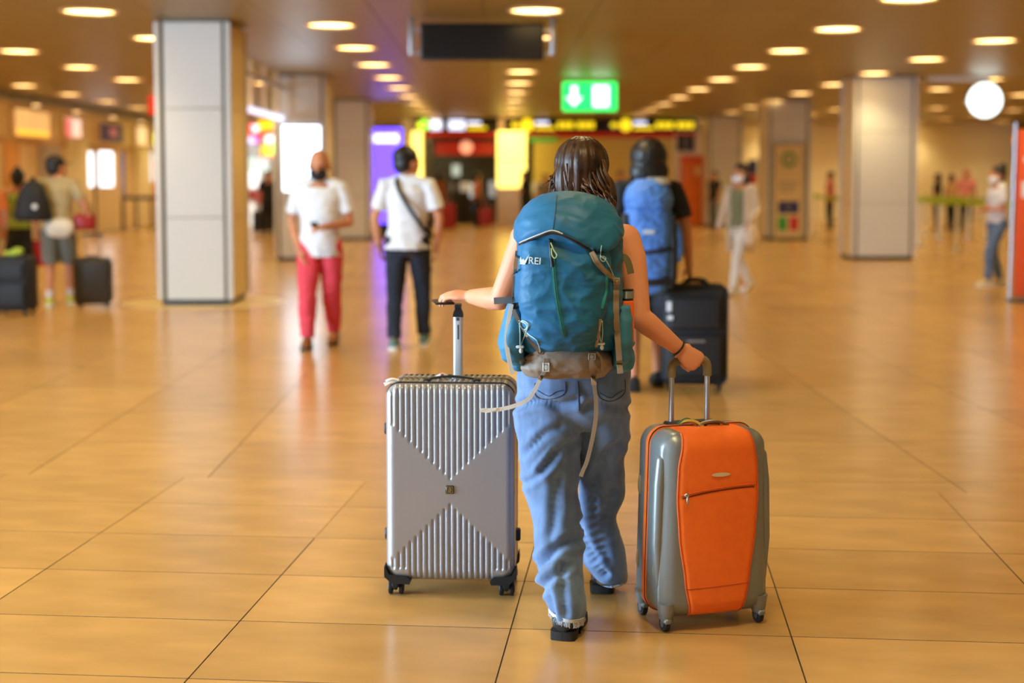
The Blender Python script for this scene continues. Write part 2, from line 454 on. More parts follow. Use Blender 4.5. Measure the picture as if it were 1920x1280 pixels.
# ------------------------------------------------------------------ silver ribbed suitcase
sc = thing('suitcase', 'silver hard-shell suitcase with V-shaped ribs under the white pole handle', 'suitcase', (-.160, 5.265, 0), R(-3.5))
SW, SH, SZ = .475, .728, .062+.364
def grooves(x, z):
    i = round(x/.0209); 
    if abs(i) > 10: return 0
    a = (x-i*.0209)/.0042; g = math.exp(-a*a)*.0062
    zt = .435+abs(i)*.0196-SZ; zb = .352-abs(i)*.0203-SZ
    lo = -SH/2+.028+(.0 if abs(i) < 8 else .012)
    k = 0
    if z > zt: k = min(1, (z-zt)/.006)
    elif z < zb: k = min(1, (zb-z)/.006)*(1 if abs(i) < 8 else min(1, max(0, (z-lo)/.006)))
    return g*k
mb = MB(); vs_, fs = shell_face(SW, SH, .052, .036, .0021, .0045, grooves, yf=-.14); mb.add(vs_, fs)
mb.loft(shell_band(SW, SH, .052, [-.104, -.07, -.03, -.006], lambda x: .0055*math.exp(-((x-round(x/.0209)*.0209)/.0042)**2)), cap=False)
mb.loft(shell_band(SW-.006, SH-.006, .052, [-.006, .006], None), cap=False)
mb.loft(shell_band(SW, SH, .052, [.006, .03, .07, .104], lambda x: .0055*math.exp(-((x-round(x/.0209)*.0209)/.0042)**2)), cap=False)
vs_, fs = shell_face(SW, SH, .052, .036, .012, .012, None, yf=.14, sgn=-1); mb.add(vs_, fs)
o = mb.build('shell', m_silver, sc, ang=50); o.location.z = SZ
rings = [[V(x*1.008, y, z*1.006) for x, z in rr_outline(SW, SH, .052, .02)] for y in (-.0075, -.004, .004, .0075)]
o = MB().loft(rings, cap=False).build('zip_band', m_rubber, sc); o.location.z = SZ
zt_ = SZ+SH/2
MB().tube(spline([(-.085, -.05, zt_-.002), (-.07, -.05, zt_+.008), (0, -.05, zt_+.015), (.07, -.05, zt_+.008), (.085, -.05, zt_-.002)]), .0065, 10, flat=.7).build('carry_handle', m_rubber, sc)
MB().box((-.105, -.062, zt_-.004), (-.078, -.038, zt_+.006), .003).box((.078, -.062, zt_-.004), (.105, -.038, zt_+.006), .003).build('handle_mount', m_rubber, sc)
rim = []
for x, z in rr_outline(SW, SH, .052, .01): rim.append((x, z))
top = [(x, z) for x, z in rim if z > SH/2-.06]; 
MB().tube([(x*.985, -.112, SZ+z*1.0-.001) for x, z in top[2:-2]], .0045, 8).build('top_piping', m_rubber, sc)
for sx in (-1, 1):
    for z_ in (.585, .19): MB().box((sx*.237-.016, -.05, z_), (sx*.237+.016, -.018, z_+.045), .005).build('side_foot', m_rubber, sc)
    for sy in (-1, 1):
        pr = [(sx*.243, .075), (sx*.243, .115), (sx*.225, .083), (sx*.16, .078), (sx*.145, .062), (sx*.15, .048), (sx*.215, .05)]
        MB().prism(pr, sy*.143, sy*.085).build('corner_guard', m_rubber, sc, ang=30)
        spinner(sc, sx*.205, sy*.108, .07, .026, True)
pole = MB(); pole.box((-.0175+.013, .055, zt_-.02), (.0175+.013, .085, 1.022), .009)
po = pole.build('telescopic_pole', m_pole, sc)
MB().box((-.006+.013, .0535, 1.0), (.006+.013, .056, 1.012), .001).box((-.002+.013, .0535, .93), (.004+.013, .056, .985), .0008).build('pole_marking', pmat('dark_print', (70, 74, 78), .6), po)
MB().loft([[V(.013+x*a, .07+y*b, z) for x, y in ((-1,-1),(1,-1),(1,1),(-1,1))] for a, b, z in ((.019, .017, 1.014), (.018, .016, 1.028), (.011, .013, 1.046), (.011, .03, 1.05), (.010, .03, 1.062))]).build('grip', m_rubber, po)
eb = MB().box((-.0155, -.1455, .386), (.0155, -.139, .417), .003).build('emblem', pmat('emblem_black', (30, 26, 20), .35), sc)
gold = pmat('emblem_gold', (196, 172, 112), .3, metal=.7)
mb = MB()
for k in range(4):
    M = Matrix.Translation(V(0, -.1462, .4015)) @ Matrix.Rotation(k*math.pi/2, 4, 'Y')
    mb.box((-.0115, -.0004, .0098), (.0115, .0004, .0115), M=M)
mb.tube(spline([(-.005, -.1466, .4035), (-.001, -.1466, .4075), (.005, -.1466, .4055), (.001, -.1466, .4015), (-.005, -.1466, .398), (.0, -.1466, .395), (.006, -.1466, .3995)], 5), .0015, 6)
mb.build('emblem_mark', gold, eb)
tg = MB(); tg.ribbon(spline([(-.19, -.10, zt_+.006), (-.215, -.105, zt_+.012), (-.238, -.11, zt_+.004)], 4), .012, .0015, (0, -.5, 1))
tg.ribbon(spline([(-.19, -.10, zt_+.004), (-.22, -.112, zt_+.002), (-.242, -.118, zt_-.008)], 4), .014, .0015, (0, -.8, .5))
tg.build('luggage_tag', m_tagw, sc)
tg = MB().ribbon(spline([(-.02, 0, zt_+.006), (-.04, -.004, zt_+.014), (-.062, -.01, zt_+.005)], 4), .016, .0015, (0, -.6, .8)).build('luggage_tag', m_tagw, sc)
MB().box((-.046, -.016, zt_+.006), (-.034, -.011, zt_+.019), .001).build('tag_print', pmat('tag_magenta', (150, 60, 100), .5), tg)
# ------------------------------------------------------------------ orange suitcase
m_or = pmat('orange_fabric', (254, 116, 28), .75, bump=(1400, .25, .0006), var=(30, .05))
m_ord = pmat('orange_piping', (214, 92, 24), .6)
m_gs = pmat('grey_green_shell', (132, 137, 136), .36, metal=.35, bump=(900, .08, .0005))
m_grip = pmat('khaki_grip', (134, 122, 88), .5)
oc = thing('suitcase', 'orange and grey four-wheeled suitcase pulled by its raised handle', 'suitcase', (.713, 4.873, 0), R(16.5))
OW, OH = .405, .63; OZ = .048+OH/2
def owarp(q):
    t = (q.z/OH+.5); k = 1.035-.085*t-.02*(1-t)**6
    return V(q.x*k, q.y, q.z)
def oface(x, z): return .012*(x/.2)**2
mb = MB(); vs_, fs = shell_face(OW, OH, .06, .055, .008, .01, oface, owarp, yf=-.135); mb.add(vs_, fs)
mb.loft(shell_band(OW, OH, .06, [-.08, -.04, .006], None, owarp), cap=False)
o = mb.build('front_shell', m_gs, oc, ang=60); o.location.z = OZ
mb = MB(); vs_, fs = shell_face(OW, OH, .06, .055, .01, .012, oface, owarp, yf=.135, sgn=-1); mb.add(vs_, fs)
mb.loft(shell_band(OW, OH, .06, [.08, .06, .036], None, owarp), cap=False)
o = mb.build('rear_shell', m_gs, oc, ang=60); o.location.z = OZ
rings = [[owarp(V(x*k, y, z*k)) for x, z in rr_outline(OW, OH, .06, .02)] for y, k in ((.0, 1.0), (.002, 1.016), (.014, 1.02), (.030, 1.016), (.036, 1.0))]
zb_ = MB().loft(rings, cap=False).build('zip_band', m_or, oc); zb_.location.z = OZ
rings = [[owarp(V(x*k, y, z*k)) for x, z in rr_outline(OW, OH, .06, .02)] for y, k in ((.001, 1.016), (.002, 1.023), (.005, 1.023), (.006, 1.016))]
MB().loft(rings, cap=False).build('zip_teeth', m_rubber, zb_)
ohalf = [(-.5*OH, .095), (-.30*OH, .118), (-.05*OH, .140), (.15*OH, .148), (.32*OH, .144), (.43*OH, .132), (.5*OH, .122)]
def osurf(x, z):
    ins = OH/2-abs(z); r = .055
    y = r-math.sqrt(max(0, r*r-(r-ins)**2)) if ins < r else 0
    return V(x, -.135+y+oface(x, z)*.9, z)
mb = MB(); rows = []
zz = [-.5*OH+q for q in (0, .0008, .003, .008, .016, .028, .045)]+[-.5*OH+.055+k*(OH-.11)/40 for k in range(41)]+[.5*OH-q for q in (.045, .028, .016, .008, .003, .0008, 0)]
for z in zz:
    hw = interp(ohalf, z)[0]; row = []
    for k in range(29):
        t = -1+2*k/28; e = min(1, (1-abs(t))/.07)
        q = osurf(t*hw, z); q.y -= .0015+.0065*math.sqrt(max(0, 1-(1-e)**2)); 
        zw = z+OZ
        if abs(zw-(.487+.012*t-.008*t*t)) < .012: q.y += .003*(1-abs(zw-(.487+.012*t-.008*t*t))/.012)
        row.append(q)
    rows.append(row)
for z, y in (((.5*OH+.0006), -.04), ((.5*OH+.0008), .004)):
    rows.append([V(-.122+.244*k/28, y, z+.004*math.sqrt(1-min(1, abs(-1+2*k/28))**2)) for k in range(29)])
mb.loft(rows, cap=False, closed=False)
pn = mb.build('fabric_panel', m_or, oc, ang=60, fix=True); pn.location.z = OZ
def opt(x, z, off=.009):
    q = osurf(x, z-OZ); q.y -= off; return V(q.x, q.y, z-OZ)
for sx in (-1, 1):
    MB().tube([osurf(sx*interp(ohalf, z)[0], z)-V(0, .003, 0) for z in zz[2:-2]], .0035, 8).build('panel_piping', m_ord, pn)
MB().tube([opt(-.138+.276*k/20, .487+.012*(-1+k/10)-.008*(-1+k/10)**2+.004, .009) for k in range(21)], .0032, 6).build('pocket_flap', m_ord, pn)
MB().tube([opt(-.132+.264*k/20, .482+.012*(-1+k/10)-.008*(-1+k/10)**2, .007) for k in range(21)], .002, 6).build('pocket_zip', pmat('zip_dark', (110, 50, 20), .5), pn)
MB().tube([opt(-.118+.236*k/20, .150+.006*(k/20), .0085) for k in range(21)], .0012, 6).build('lower_seam', pmat('seam_dark', (180, 70, 16), .6), pn)
pl = MB().box((-.128, -.006, -.006), (-.112, .001, .006), .002); pl.box((-.122, -.007, -.032), (-.115, -.003, -.004), .0015)
p_ = pl.build('zip_pull', m_steel, pn); q = opt(-.118, .475, .012); p_.location = (0, q.y, q.z)
q = opt(.0, .537, .0095)
MB().lathe([(0, 0), (.033, 0), (.034, .001), (.033, .003), (0, .003)], (0, 0, 0), 24, 'y').build('name_plate', pmat('plate_gold', (226, 214, 180), .4, metal=.3), pn)
npl = pn.children[-1] if pn.children[-1].name.startswith('name_plate') else [c for c in pn.children if c.name.startswith('name_plate')][0]
npl.location = (.005, q.y, q.z); npl.scale = (1, 1, .19)
for sx in (-1, 1):
    for zc in (.47, .21):
        for yc in (-.07, .075):
            M = Matrix.Translation(V(sx*(.203-.02*(zc-.2)), yc, zc))
            MB().ell((0, 0, 0), (.009, .011, .034), 14, 10, M=Matrix.Identity(4)).build('side_foot', m_grip, oc).location = M.translation
    # raised rib on the shell side
    MB().tube([(sx*(.196), -.085, .16), (sx*.2, -.083, .30), (sx*.193, -.083, .5), (sx*.185, -.082, .585)], [.012, .02, .022, .02], 14, True, flat=1).build('shell_rib', m_gs, oc)
    for sy in (-1, 1):
        MB().loft([[V(sx*.172+math.cos(a)*r1*.9, sy*.1+math.sin(a)*r1*.9, z) for a in [2*math.pi*k/16 for k in range(16)]] for z, r1 in ((.038, .02), (.046, .027), (.075, .032), (.1, .036))]).build('caster_housing', m_gs, oc)
        spinner(oc, sx*.175, sy*.098-.008, .05, .0285, False, m_gs, 0)
ot = OZ+OH/2
for sx in (-1, 1):
    MB().tube([(-.015+sx*.068, .075, ot-.03), (-.015+sx*.068, .075, .862)], .0095, 14, flat=1.15).build('handle_tube', m_steel, oc)
g = [(-.083, .075, .842), (-.083, .075, .868), (-.078, .075, .888), (-.062, .075, .9), (-.03, .075, .903), (.0, .075, .903), (.032, .075, .9), (.048, .075, .888), (.053, .075, .868), (.053, .075, .842)]
MB().tube(spline(g, 6), .0155, 14).build('handle_grip', m_grip, oc)
MB().box((-.105, .05, ot-.01), (.08, .1, ot+.008), .006).build('handle_socket', m_rubber, oc)
MB().tube(spline([(-.03, -.02, ot+.0), (0, -.02, ot+.014), (.05, -.02, ot+.016), (.09, -.02, ot+.003)]), .008, 10, flat=.6).build('top_handle', pmat('brown_handle', (112, 80, 44), .5), oc)
for pts, col in (([(-.08, .03, ot+.005), (-.06, .0, ot+.022), (-.03, -.01, ot+.02), (-.01, -.03, ot+.006)], (202, 160, 50)), ([(-.085, .02, ot+.004), (-.055, .01, ot+.026), (-.02, 0, ot+.012), (.005, -.025, ot+.005)], (60, 90, 50)),
                 ([(-.07, .03, ot+.003), (-.05, -.01, ot+.016), (-.03, -.02, ot+.01)], (150, 60, 30)), ([(0, .01, ot+.008), (.025, -.01, ot+.018), (.055, -.005, ot+.014)], (225, 215, 200)), ([(.005, .0, ot+.006), (.03, -.02, ot+.014), (.06, -.012, ot+.008)], (70, 120, 60))):
    MB().ribbon(spline(pts, 6), .011, .0015, (0, -.6, .8)).build('ribbon', pmat('ribbon_%d_%d' % col[:2], col, .6), oc)

# ================================================================== figures
m_skin = pmat('skin_fair', (226, 154, 116), .5, spec=.35, var=(9, .05), bump=(160, .08, .001))
m_skin2 = pmat('skin_tan', (196, 132, 94), .5, spec=.35, var=(9, .05))
m_skin3 = pmat('skin_brown', (150, 96, 64), .5, spec=.35)
def hand_prims(mb, wrist, d, nrm, thumb, curls, sc_=1.0, thumb_curl=(.5, .3, .2), spread=.06, td=(.55, -.25)):
    """palm, four fingers of unequal length with knuckle bends and a thumb; d towards the knuckles,
    nrm out of the back of the hand, thumb=+1/-1 which side of the palm it leaves"""
    d = Vector(d).normalized(); n = Vector(nrm); n = (n-d*n.dot(d)).normalized(); wv = d.cross(n)*thumb
    k = sc_; wrist = Vector(wrist)
    rings = []
    for t, wd, th in ((-.01, .026, .018), (.015, .029, .0165), (.045, .038, .0155), (.068, .040, .0145), (.082, .036, .012), (.09, .026, .008)):
        c = wrist+d*t*k+wv*max(0, t-.04)*.12*k; rings.append([c+wv*math.cos(a)*wd*k*math.copysign(abs(math.cos(a))**-.25, 1) if False else c+wv*math.cos(a)*wd*k+n*math.sin(a)*th*k for a in [2*math.pi*j/16 for j in range(16)]])
    mb.loft(rings)
    for i, (off, L, bd_) in enumerate(((.029, .072, .080), (.010, .080, .083), (-.010, .074, .077), (-.027, .058, .067))):
        p = wrist+(d*bd_+wv*off)*k; dirv = (d+wv*spread*(off/.029)).normalized()
        pts = [p]; ang = 0; c = curls[i] if isinstance(curls[0], (list, tuple)) else curls
        for seg, frac in enumerate((.45, .3, .25)):
            ang = c[seg]
            dirv = (Matrix.Rotation(ang, 3, dirv.cross(-n).normalized() if dirv.cross(-n).length > 1e-4 else wv) @ dirv) if False else dirv
            axis = wv*thumb
            dirv = Matrix.Rotation(-ang, 3, d.cross(n)) @ dirv
            p = p+dirv*L*frac*k; pts.append(p)
        mb.tube(pts, [.0088*k, .0085*k, .0078*k, .0066*k], 10, True)
    p = wrist+(d*.022+wv*.026-n*.006)*k; dirv = (d*td[0]+wv*(td[2] if len(td) > 2 else 1-abs(td[0])*.4)+n*td[1]).normalized(); pts = [p]
    for seg, L in enumerate((.040, .032, .026)):
        p = p+dirv*L*k; pts.append(p)
        dirv = (dirv+d*thumb_curl[min(seg, 2)]-wv*thumb_curl[min(seg, 2)]*.6).normalized()
    mb.tube(pts, [.0125*k, .0105*k, .0095*k, .0075*k], 10, True)
def head_prims(mb, c, k=1.0, face=V(0, 1, 0), up=V(0, 0, 1)):
    face = Vector(face).normalized(); up = Vector(up); right = face.cross(up).normalized(); up = right.cross(face)
    M = Matrix((right, face, up)).transposed(); c = Vector(c)
    def P(x, y, z): return c+(M @ V(x, y, z))*k
    mb.ell(P(0, -.012, .022), (.074*k, .094*k, .092*k), 24, 16, M=M)
    mb.ell(P(0, .03, -.025), (.058*k, .062*k, .082*k), 20, 14, M=M)
    mb.ell(P(0, .055, -.088), (.03*k, .026*k, .022*k), 14, 10, M=M)
    mb.tube([P(0, .086, .015), P(0, .104, -.028)], [.009*k, .0135*k], 8, True)
    mb.ell(P(0, .085, -.058), (.024*k, .012*k, .007*k), 12, 8, M=M); mb.ell(P(0, .083, -.07), (.02*k, .012*k, .007*k), 12, 8, M=M)
    for sx in (-1, 1):
        mb.ell(P(sx*.074, -.008, -.012), (.009*k, .02*k, .031*k), 10, 8, M=M)
        mb.ell(P(sx*.032, .076, .022), (.022*k, .01*k, .007*k), 10, 8, M=M)
    return P, M
def eyes(P, M, k, parent, o):
    we = pmat('eye_dark', (40, 30, 24), .3)
    for sx in (-1, 1):
        q = MB().ell(P(sx*.031, .083, .003)-o, (.011*k, .006*k, .006*k), 10, 8, M=M).build('eye', we, parent)
def sh(mb, o):
    for v in mb.v: v -= o
    return mb

# ------------------------------------------------------------------ the woman with two suitcases
WO = V(.30, 4.9, 0)
wm = thing('person', 'woman seen from behind in wide blue jeans with long wavy brown hair', 'person', WO)
mb = MB()
hc = at(1090, 322, 4.97)
P, M = head_prims(mb, hc+V(.0, .01, -.01), 1.0, V(.12, 1, -.05))
neck = hc+V(0, -.025, -.10); sL = at(985, 447, 4.96); sR = at(1172, 449, 4.94)
mb.tube([hc+V(0, -.01, -.06), neck, V((sL.x+sR.x)/2, 4.95, sL.z+.01)], [.055, .053, .062], 16, True)
cx = (sL.x+sR.x)/2
def ring(c, rx, ry, n=24): return [Vector(c)+V(rx*math.cos(2*math.pi*j/n), ry*math.sin(2*math.pi*j/n), 0) for j in range(n)]
mb.loft([ring((cx, 4.93, z), rx, ry) for z, rx, ry in ((.80, .15, .105), (.88, .168, .12), (.97, .145, .10), (1.06, .125, .09), (1.16, .14, .10), (1.26, .155, .105), (1.33, .165, .09), (1.37, .12, .07), (1.41, .06, .055))])
mb.tube([V(cx-.02, 4.95, sL.z), sL], [.06, .055], 14, True); mb.tube([V(cx+.02, 4.94, sR.z), sR], [.06, .055], 14, True)
eL = at(938, 561, 4.98); wL = at(884, 556, 5.16)
mb.tube([sL, sL.lerp(eL, .3), sL.lerp(eL, .65), eL], [.052, .049, .043, .039], 16, True)
mb.tube([eL, eL.lerp(wL, .25), eL.lerp(wL, .6), wL], [.038, .042, .036, .027], 16, True)
eR = at(1198, 594, 4.86); wR = at(1273, 653, 4.90)
mb.tube([sR, sR.lerp(eR, .25)+V(.012, 0, 0), sR.lerp(eR, .6)+V(.008, 0, 0), eR], [.055, .05, .045, .040], 16, True)
mb.tube([eR, eR.lerp(wR, .22), eR.lerp(wR, .6), wR], [.040, .041, .034, .026], 16, True)
# left hand over the white pole, holding a phone flat; right hand closed round the handle
hL_d = (at(828, 550, 5.215)-wL).normalized()
hand_prims(mb, wL, hL_d, (.1, -.35, 1), 1, [(.3, .12, .05), (.28, .45, .3), (.3, .6, .4), (.3, .65, .4)], 1.0, (.2, .25, .1), .05, (.75, -.5))
kR = at(1309, 684, 4.905)
hand_prims(mb, wR, kR-wR, (.12, -.95, .3), -1, [(1.15, 1.4, .9), (1.2, 1.4, .9), (1.2, 1.4, .9), (1.2, 1.4, .9)], 1.04, (.25, .1, .0), .03, (.55, -1.0, .12))
# legs inside the trousers
aL = at(1062, 1178, 4.70); aR = at(1142, 1085, 5.22)
kL = at(1045, 945, 4.86); kR2 = at(1125, 930, 5.08); hpL = V(cx-.09, 4.93, .84); hpR = V(cx+.09, 4.93, .84)
mb.tube([hpL, kL, aL], [.085, .055, .04], 14, True); mb.tube([hpR, kR2, aR], [.085, .055, .04], 14, True)
organic('body', sh(mb, WO), m_skin, wm, .0045, 3)
body = wm.children[-1]
eyes(P, M, 1, wm, WO)
# bracelet
mb = MB(); fd = (wR-eR).normalized(); bc = wR-fd*.004; x_ = fd.orthogonal().normalized(); y_ = fd.cross(x_)
mb.tube([bc+(x_*math.cos(a)+y_*math.sin(a))*.0295 for a in [2*math.pi*k/28 for k in range(29)]], .0032, 8)
sh(mb, WO).build('wristband', m_black, wm)
# tank top
mb = MB(); mb.loft([ring((cx, 4.935, z), rx, ry) for z, rx, ry in ((.84, .165, .125), (.92, .165, .12), (1.0, .15, .108), (1.06, .134, .1), (1.16, .15, .11), (1.26, .163, .115), (1.33, .15, .1), (1.36, .12, .085))])
sh(mb, WO).build('sleeveless_top', pmat('top_black', (36, 34, 36), .8), wm)
# hair: cap plus locks
m_hair = pmat('hair_brown', (32, 19, 12), .42, spec=.35, var=(40, .5, (84, 52, 28)), stretch=(1, 1, .12), bump=(90, .5, .004))
m_hairl = pmat('hair_brown_ends', (92, 54, 26), .38, spec=.5, var=(30, .35), bump=(80, .4, .003))
mb = MB(); mb.ell(hc+V(.0, -.022, .028), (.093, .112, .096), 28, 18)
mb.ell(hc+V(-.012, -.06, -.03), (.086, .066, .11), 24, 16); mb.ell(hc+V(.03, -.05, -.09), (.085, .06, .10), 24, 16)
for p, r_ in (((.085, -.03, -.10), (.036, .04, .09)), ((-.07, -.02, -.06), (.035, .06, .08)), ((.0, -.06, -.15), (.1, .05, .05))): mb.ell(hc+V(*p), r_, 16, 12)
def hdisp(co, n_):
    a = math.atan2(co.x-(hc.x-WO.x), -(co.y-(hc.y-WO.y)))
    k = noise.noise(V(a*9, co.z*2.2, 0))*.0055+noise.noise(V(a*26, co.z*3, 4))*.0022
    return n_*k
hr = organic('hair', sh(mb, WO), m_hair, wm, .005, 6, hdisp)
rng = random.Random(3)
def lock(u0, v0, u1, v1, Y0, Y1, amp, rad, turns):
    a = at(u0, v0, Y0); b = at(u1, v1, Y1); pts = []; ph = rng.random()*6
    for k in range(22):
        t = k/21; p = a.lerp(b, t); e = min(1, t*1.6)
        p += V(math.cos(ph+t*turns*6.28)*amp*e, math.sin(ph+t*turns*6.28)*amp*e, 0); pts.append(p)
    rd = [rad*(.6+.6*math.sin(math.pi*min(1, .15+k/21*.85)))*(1-.75*(k/21)**3) for k in range(22)]
    sh(MB().tube(pts, rd, 7, True), WO).build('hair_lock', m_hairl if rng.random() < .55 else m_hair, hr)
for k in range(64):
    t = rng.random(); u0 = 1078+56*t+rng.uniform(-5, 5); v0 = rng.uniform(300, 340)
    u1 = 1096+58*t+rng.uniform(-8, 10); v1 = 362+(34*t)*rng.uniform(.6, 1)+rng.uniform(-4, 4)
    lock(u0, v0, u1, v1, 4.885-.03*rng.random(), 4.845-.02*rng.random(), rng.uniform(.004, .011), rng.uniform(.0024, .0048), rng.uniform(.9, 1.9))
for k in range(22):
    lock(1046+rng.uniform(-3, 8), rng.uniform(300, 325), rng.uniform(1021, 1044), rng.uniform(338, 368), 4.92, 4.9, rng.uniform(.003, .008), rng.uniform(.0022, .004), rng.uniform(.8, 1.6))
for k in range(18):
    u0 = rng.uniform(1048, 1100); lock(u0, rng.uniform(305, 325), u0+rng.uniform(-4, 8), rng.uniform(355, 364), 4.86, 4.85, rng.uniform(.001, .004), rng.uniform(.002, .0035), rng.uniform(.5, 1))
# jeans
m_denim = pmat('denim', (102, 128, 166), .85, var=(26, .22), bump=(700, .35, .001), stretch=(1, 1, .6), sheen=.2)
def leg(rows):
    out = []
    for v, ul, ur, Y, ry in rows:
        a = at(ul, v, Y); b = at(ur, v, Y); c = (a+b)/2; c.z = at(ul, v, Y-ry*.95).z; out.append(ring(c, (b-a).length/2, ry, 28))
    return out
mb = MB()
mb.loft(leg([(640, 985, 1168, 4.93, .11), (680, 972, 1182, 4.92, .13), (715, 967, 1187, 4.92, .145), (745, 966, 1188, 4.92, .15), (780, 970, 1184, 4.93, .13), (810, 990, 1165, 4.94, .09)]))
Lrows = [(715, 969, 1070, 4.92, .12), (760, 966, 1086, 4.92, .125), (810, 966, 1088, 4.91, .12), (860, 970, 1087, 4.9, .112), (900, 976, 1086, 4.89, .108), (950, 986, 1085, 4.87, .104), (1000, 999, 1087, 4.84, .104), (1040, 1004, 1089, 4.81, .108), (1080, 1004, 1094, 4.78, .115), (1105, 1010, 1099, 4.76, .12), (1130, 1018, 1098, 4.745, .12), (1152, 1026, 1096, 4.735, .112), (1163, 1030, 1095, 4.735, .108)]
rr = leg(Lrows)
for k in (-1, -2):
    for p in rr[k]: p.z -= (p.x-rr[k][14].x)*.16
mb.loft(rr)
mb.loft(leg([(715, 1075, 1187, 4.93, .12), (760, 1082, 1185, 4.94, .12), (810, 1084, 1178, 4.96, .115), (860, 1084, 1172, 4.99, .108), (900, 1083, 1172, 5.01, .104), (940, 1082, 1168, 5.04, .10), (980, 1083, 1160, 5.07, .10), (1015, 1086, 1158, 5.10, .104), (1045, 1092, 1170, 5.12, .112), (1070, 1100, 1178, 5.14, .116), (1090, 1110, 1181, 5.15, .114), (1103, 1122, 1178, 5.16, .105)]))
FOLDS = []
for fp, dep, wd in (([(1000, 1072), (1025, 1045), (1050, 1022), (1078, 1012)], .02, .016), ([(1012, 1110), (1040, 1080), (1068, 1062)], .012, .013), ([(972, 760), (1010, 752), (1050, 758), (1080, 752)], .014, .014),
                    ([(1100, 762), (1140, 758), (1180, 765)], .010, .014), ([(985, 850), (1020, 815), (1050, 800)], .010, .014), ([(1078, 830), (1050, 845), (1020, 880)], .010, .014), ([(1045, 900), (1040, 960), (1032, 1010)], .010, .018),
                    ([(1165, 830), (1140, 850), (1120, 890)], .012, .015), ([(1112, 900), (1118, 970), (1125, 1040)], .014, .018), ([(1150, 920), (1135, 980), (1140, 1050)], .013, .016), ([(1055, 1060), (1056, 1110), (1060, 1150)], .012, .014), ([(1090, 980), (1105, 1030), (1135, 1075)], .012, .013), ([(1030, 1110), (1035, 1140), (1040, 1165)], .010, .010), ([(985, 905), (1010, 890), (1040, 850)], .009, .012)):
    FOLDS.append(([V(at(p.x, p.y, 4.85).x, 0, at(p.x, p.y, 4.85).z) for p in spline([V(a, b, 0) for a, b in fp], 5)], dep, wd))
def ddisp(co, n_):
    p = co+WO
    a = noise.noise(V(p.x*5+p.z*7, p.y*4, p.z*4.2-p.x*6))*.013
    b = noise.noise(V(p.x*9-p.z*5, p.y*6+3, p.z*11+p.x*8))*.007
    low = max(0, min(1, (.62-p.z)/.3)); hi = 1-low*.25
    s_ = math.sin((p.z*26+p.x*18+noise.noise(p*6)*3))*.0035*(.4+low)
    fo = 0
    if n_.y < .3:
        q = V(p.x*4.85/p.y, 0, CAMH+(p.z-CAMH)*4.85/p.y)
        for pts, dep, wd in FOLDS:
            dm = min((q-t).length_squared for t in pts)
            if dm < (wd*4)**2:
                x = math.sqrt(dm)/wd; fo -= dep*math.exp(-x*x)-.45*dep*math.exp(-(x-1.9)**2)
    return n_*((a+b)*hi+s_+fo)
je = organic('jeans', sh(mb, WO), m_denim, wm, .0065, 5, ddisp)
from mathutils.bvhtree import BVHTree
def bvh_of(objs):
    vs_, fs = [], []
    for o in objs:
        n = len(vs_); off = o.parent.location if o.parent else V(0, 0, 0)
        vs_ += [v.co+o.location+off for v in o.data.vertices]; fs += [[i+n for i in p.vertices] for p in o.data.polygons]
    return BVHTree.FromPolygons(vs_, fs)
CAMP = V(0, 0, CAMH)
def drape(tree, u, v, off=.003, Yd=4.6):
    d = (at(u, v, 1)-CAMP).normalized(); h = tree.ray_cast(CAMP, d)
    if h[0] is None: return at(u, v, Yd)
    return h[0]-d*off
jt = bvh_of([je])
m_thread = pmat('denim_thread', (150, 138, 110), .8); m_seam = pmat('denim_seam', (52, 62, 80), .9)
def seam(name, pts, rad, m, parent=je, n=5, off=.001):
    pp = [drape(jt, p.x, p.y, off, 4.85) for p in spline([V(a, b, 0) for a, b in pts], n)]
    sh(MB().tube(pp, rad, 6), WO).build(name, m, parent)
for pts in (([(1003, 718), (1005, 742), (1030, 748), (1058, 738), (1060, 715)]), ([(1120, 715), (1122, 742), (1145, 752), (1170, 738), (1172, 712)])):
    sh_pts = pts
    seam('pocket_outline', pts, .0018, m_seam)
for pts in (([(1008, 732), (1028, 742), (1042, 735), (1056, 731)]), ([(1124, 736), (1144, 746), (1156, 739), (1169, 731)])): seam('pocket_stitching', pts, .0013, m_seam)
seam('centre_seam', [(1083, 714), (1085, 740), (1086, 770)], .003, m_seam)
hemL = []
for k in range(33):
    a = math.pi*.98+k/32*math.pi*1.06; q = rr[-1]; c = sum(q, V(0, 0, 0))/len(q); r0 = V((q[0].x-q[14].x)/2, (q[7].y-q[21].y)/2, 0)
    p = c+V(math.cos(a)*(abs(r0.x)+.0015), math.sin(a)*(abs(r0.y)+.0015), 0); p.z = sum(q_.z for q_ in rr[-1])/28+.010-(p.x-c.x)*.16; hemL.append(p)
mb = MB(); mb.ribbon(hemL, .011, .004, [(h-sum(rr[-2], V(0,0,0))/28) for h in hemL]); sh(mb, WO).build('frayed_hem', pmat('hem_white', (206, 212, 218), .9, bump=(300, .6, .002), var=(90, .25)), je)
rg = random.Random(5); mb = MB()
for k in range(120):
    t = rg.random(); i = int(t*31); p = hemL[i].lerp(hemL[i+1], rg.random()); mb.tube([p+V(0, -.003, -.004), p+V(rg.uniform(-.004, .004), -.004, -.016-rg.random()*.008)], .0006, 4)
tag(sh(mb, WO).build('hem_fringe', pmat('fringe_white', (196, 200, 204), .9), je), kind='stuff')
hr_pts = [(1118, 1088), (1126, 1094), (1140, 1099), (1155, 1099), (1168, 1094)]
seam('right_hem', hr_pts, .004, pmat('hem_pale', (150, 166, 190), .9), off=.001)
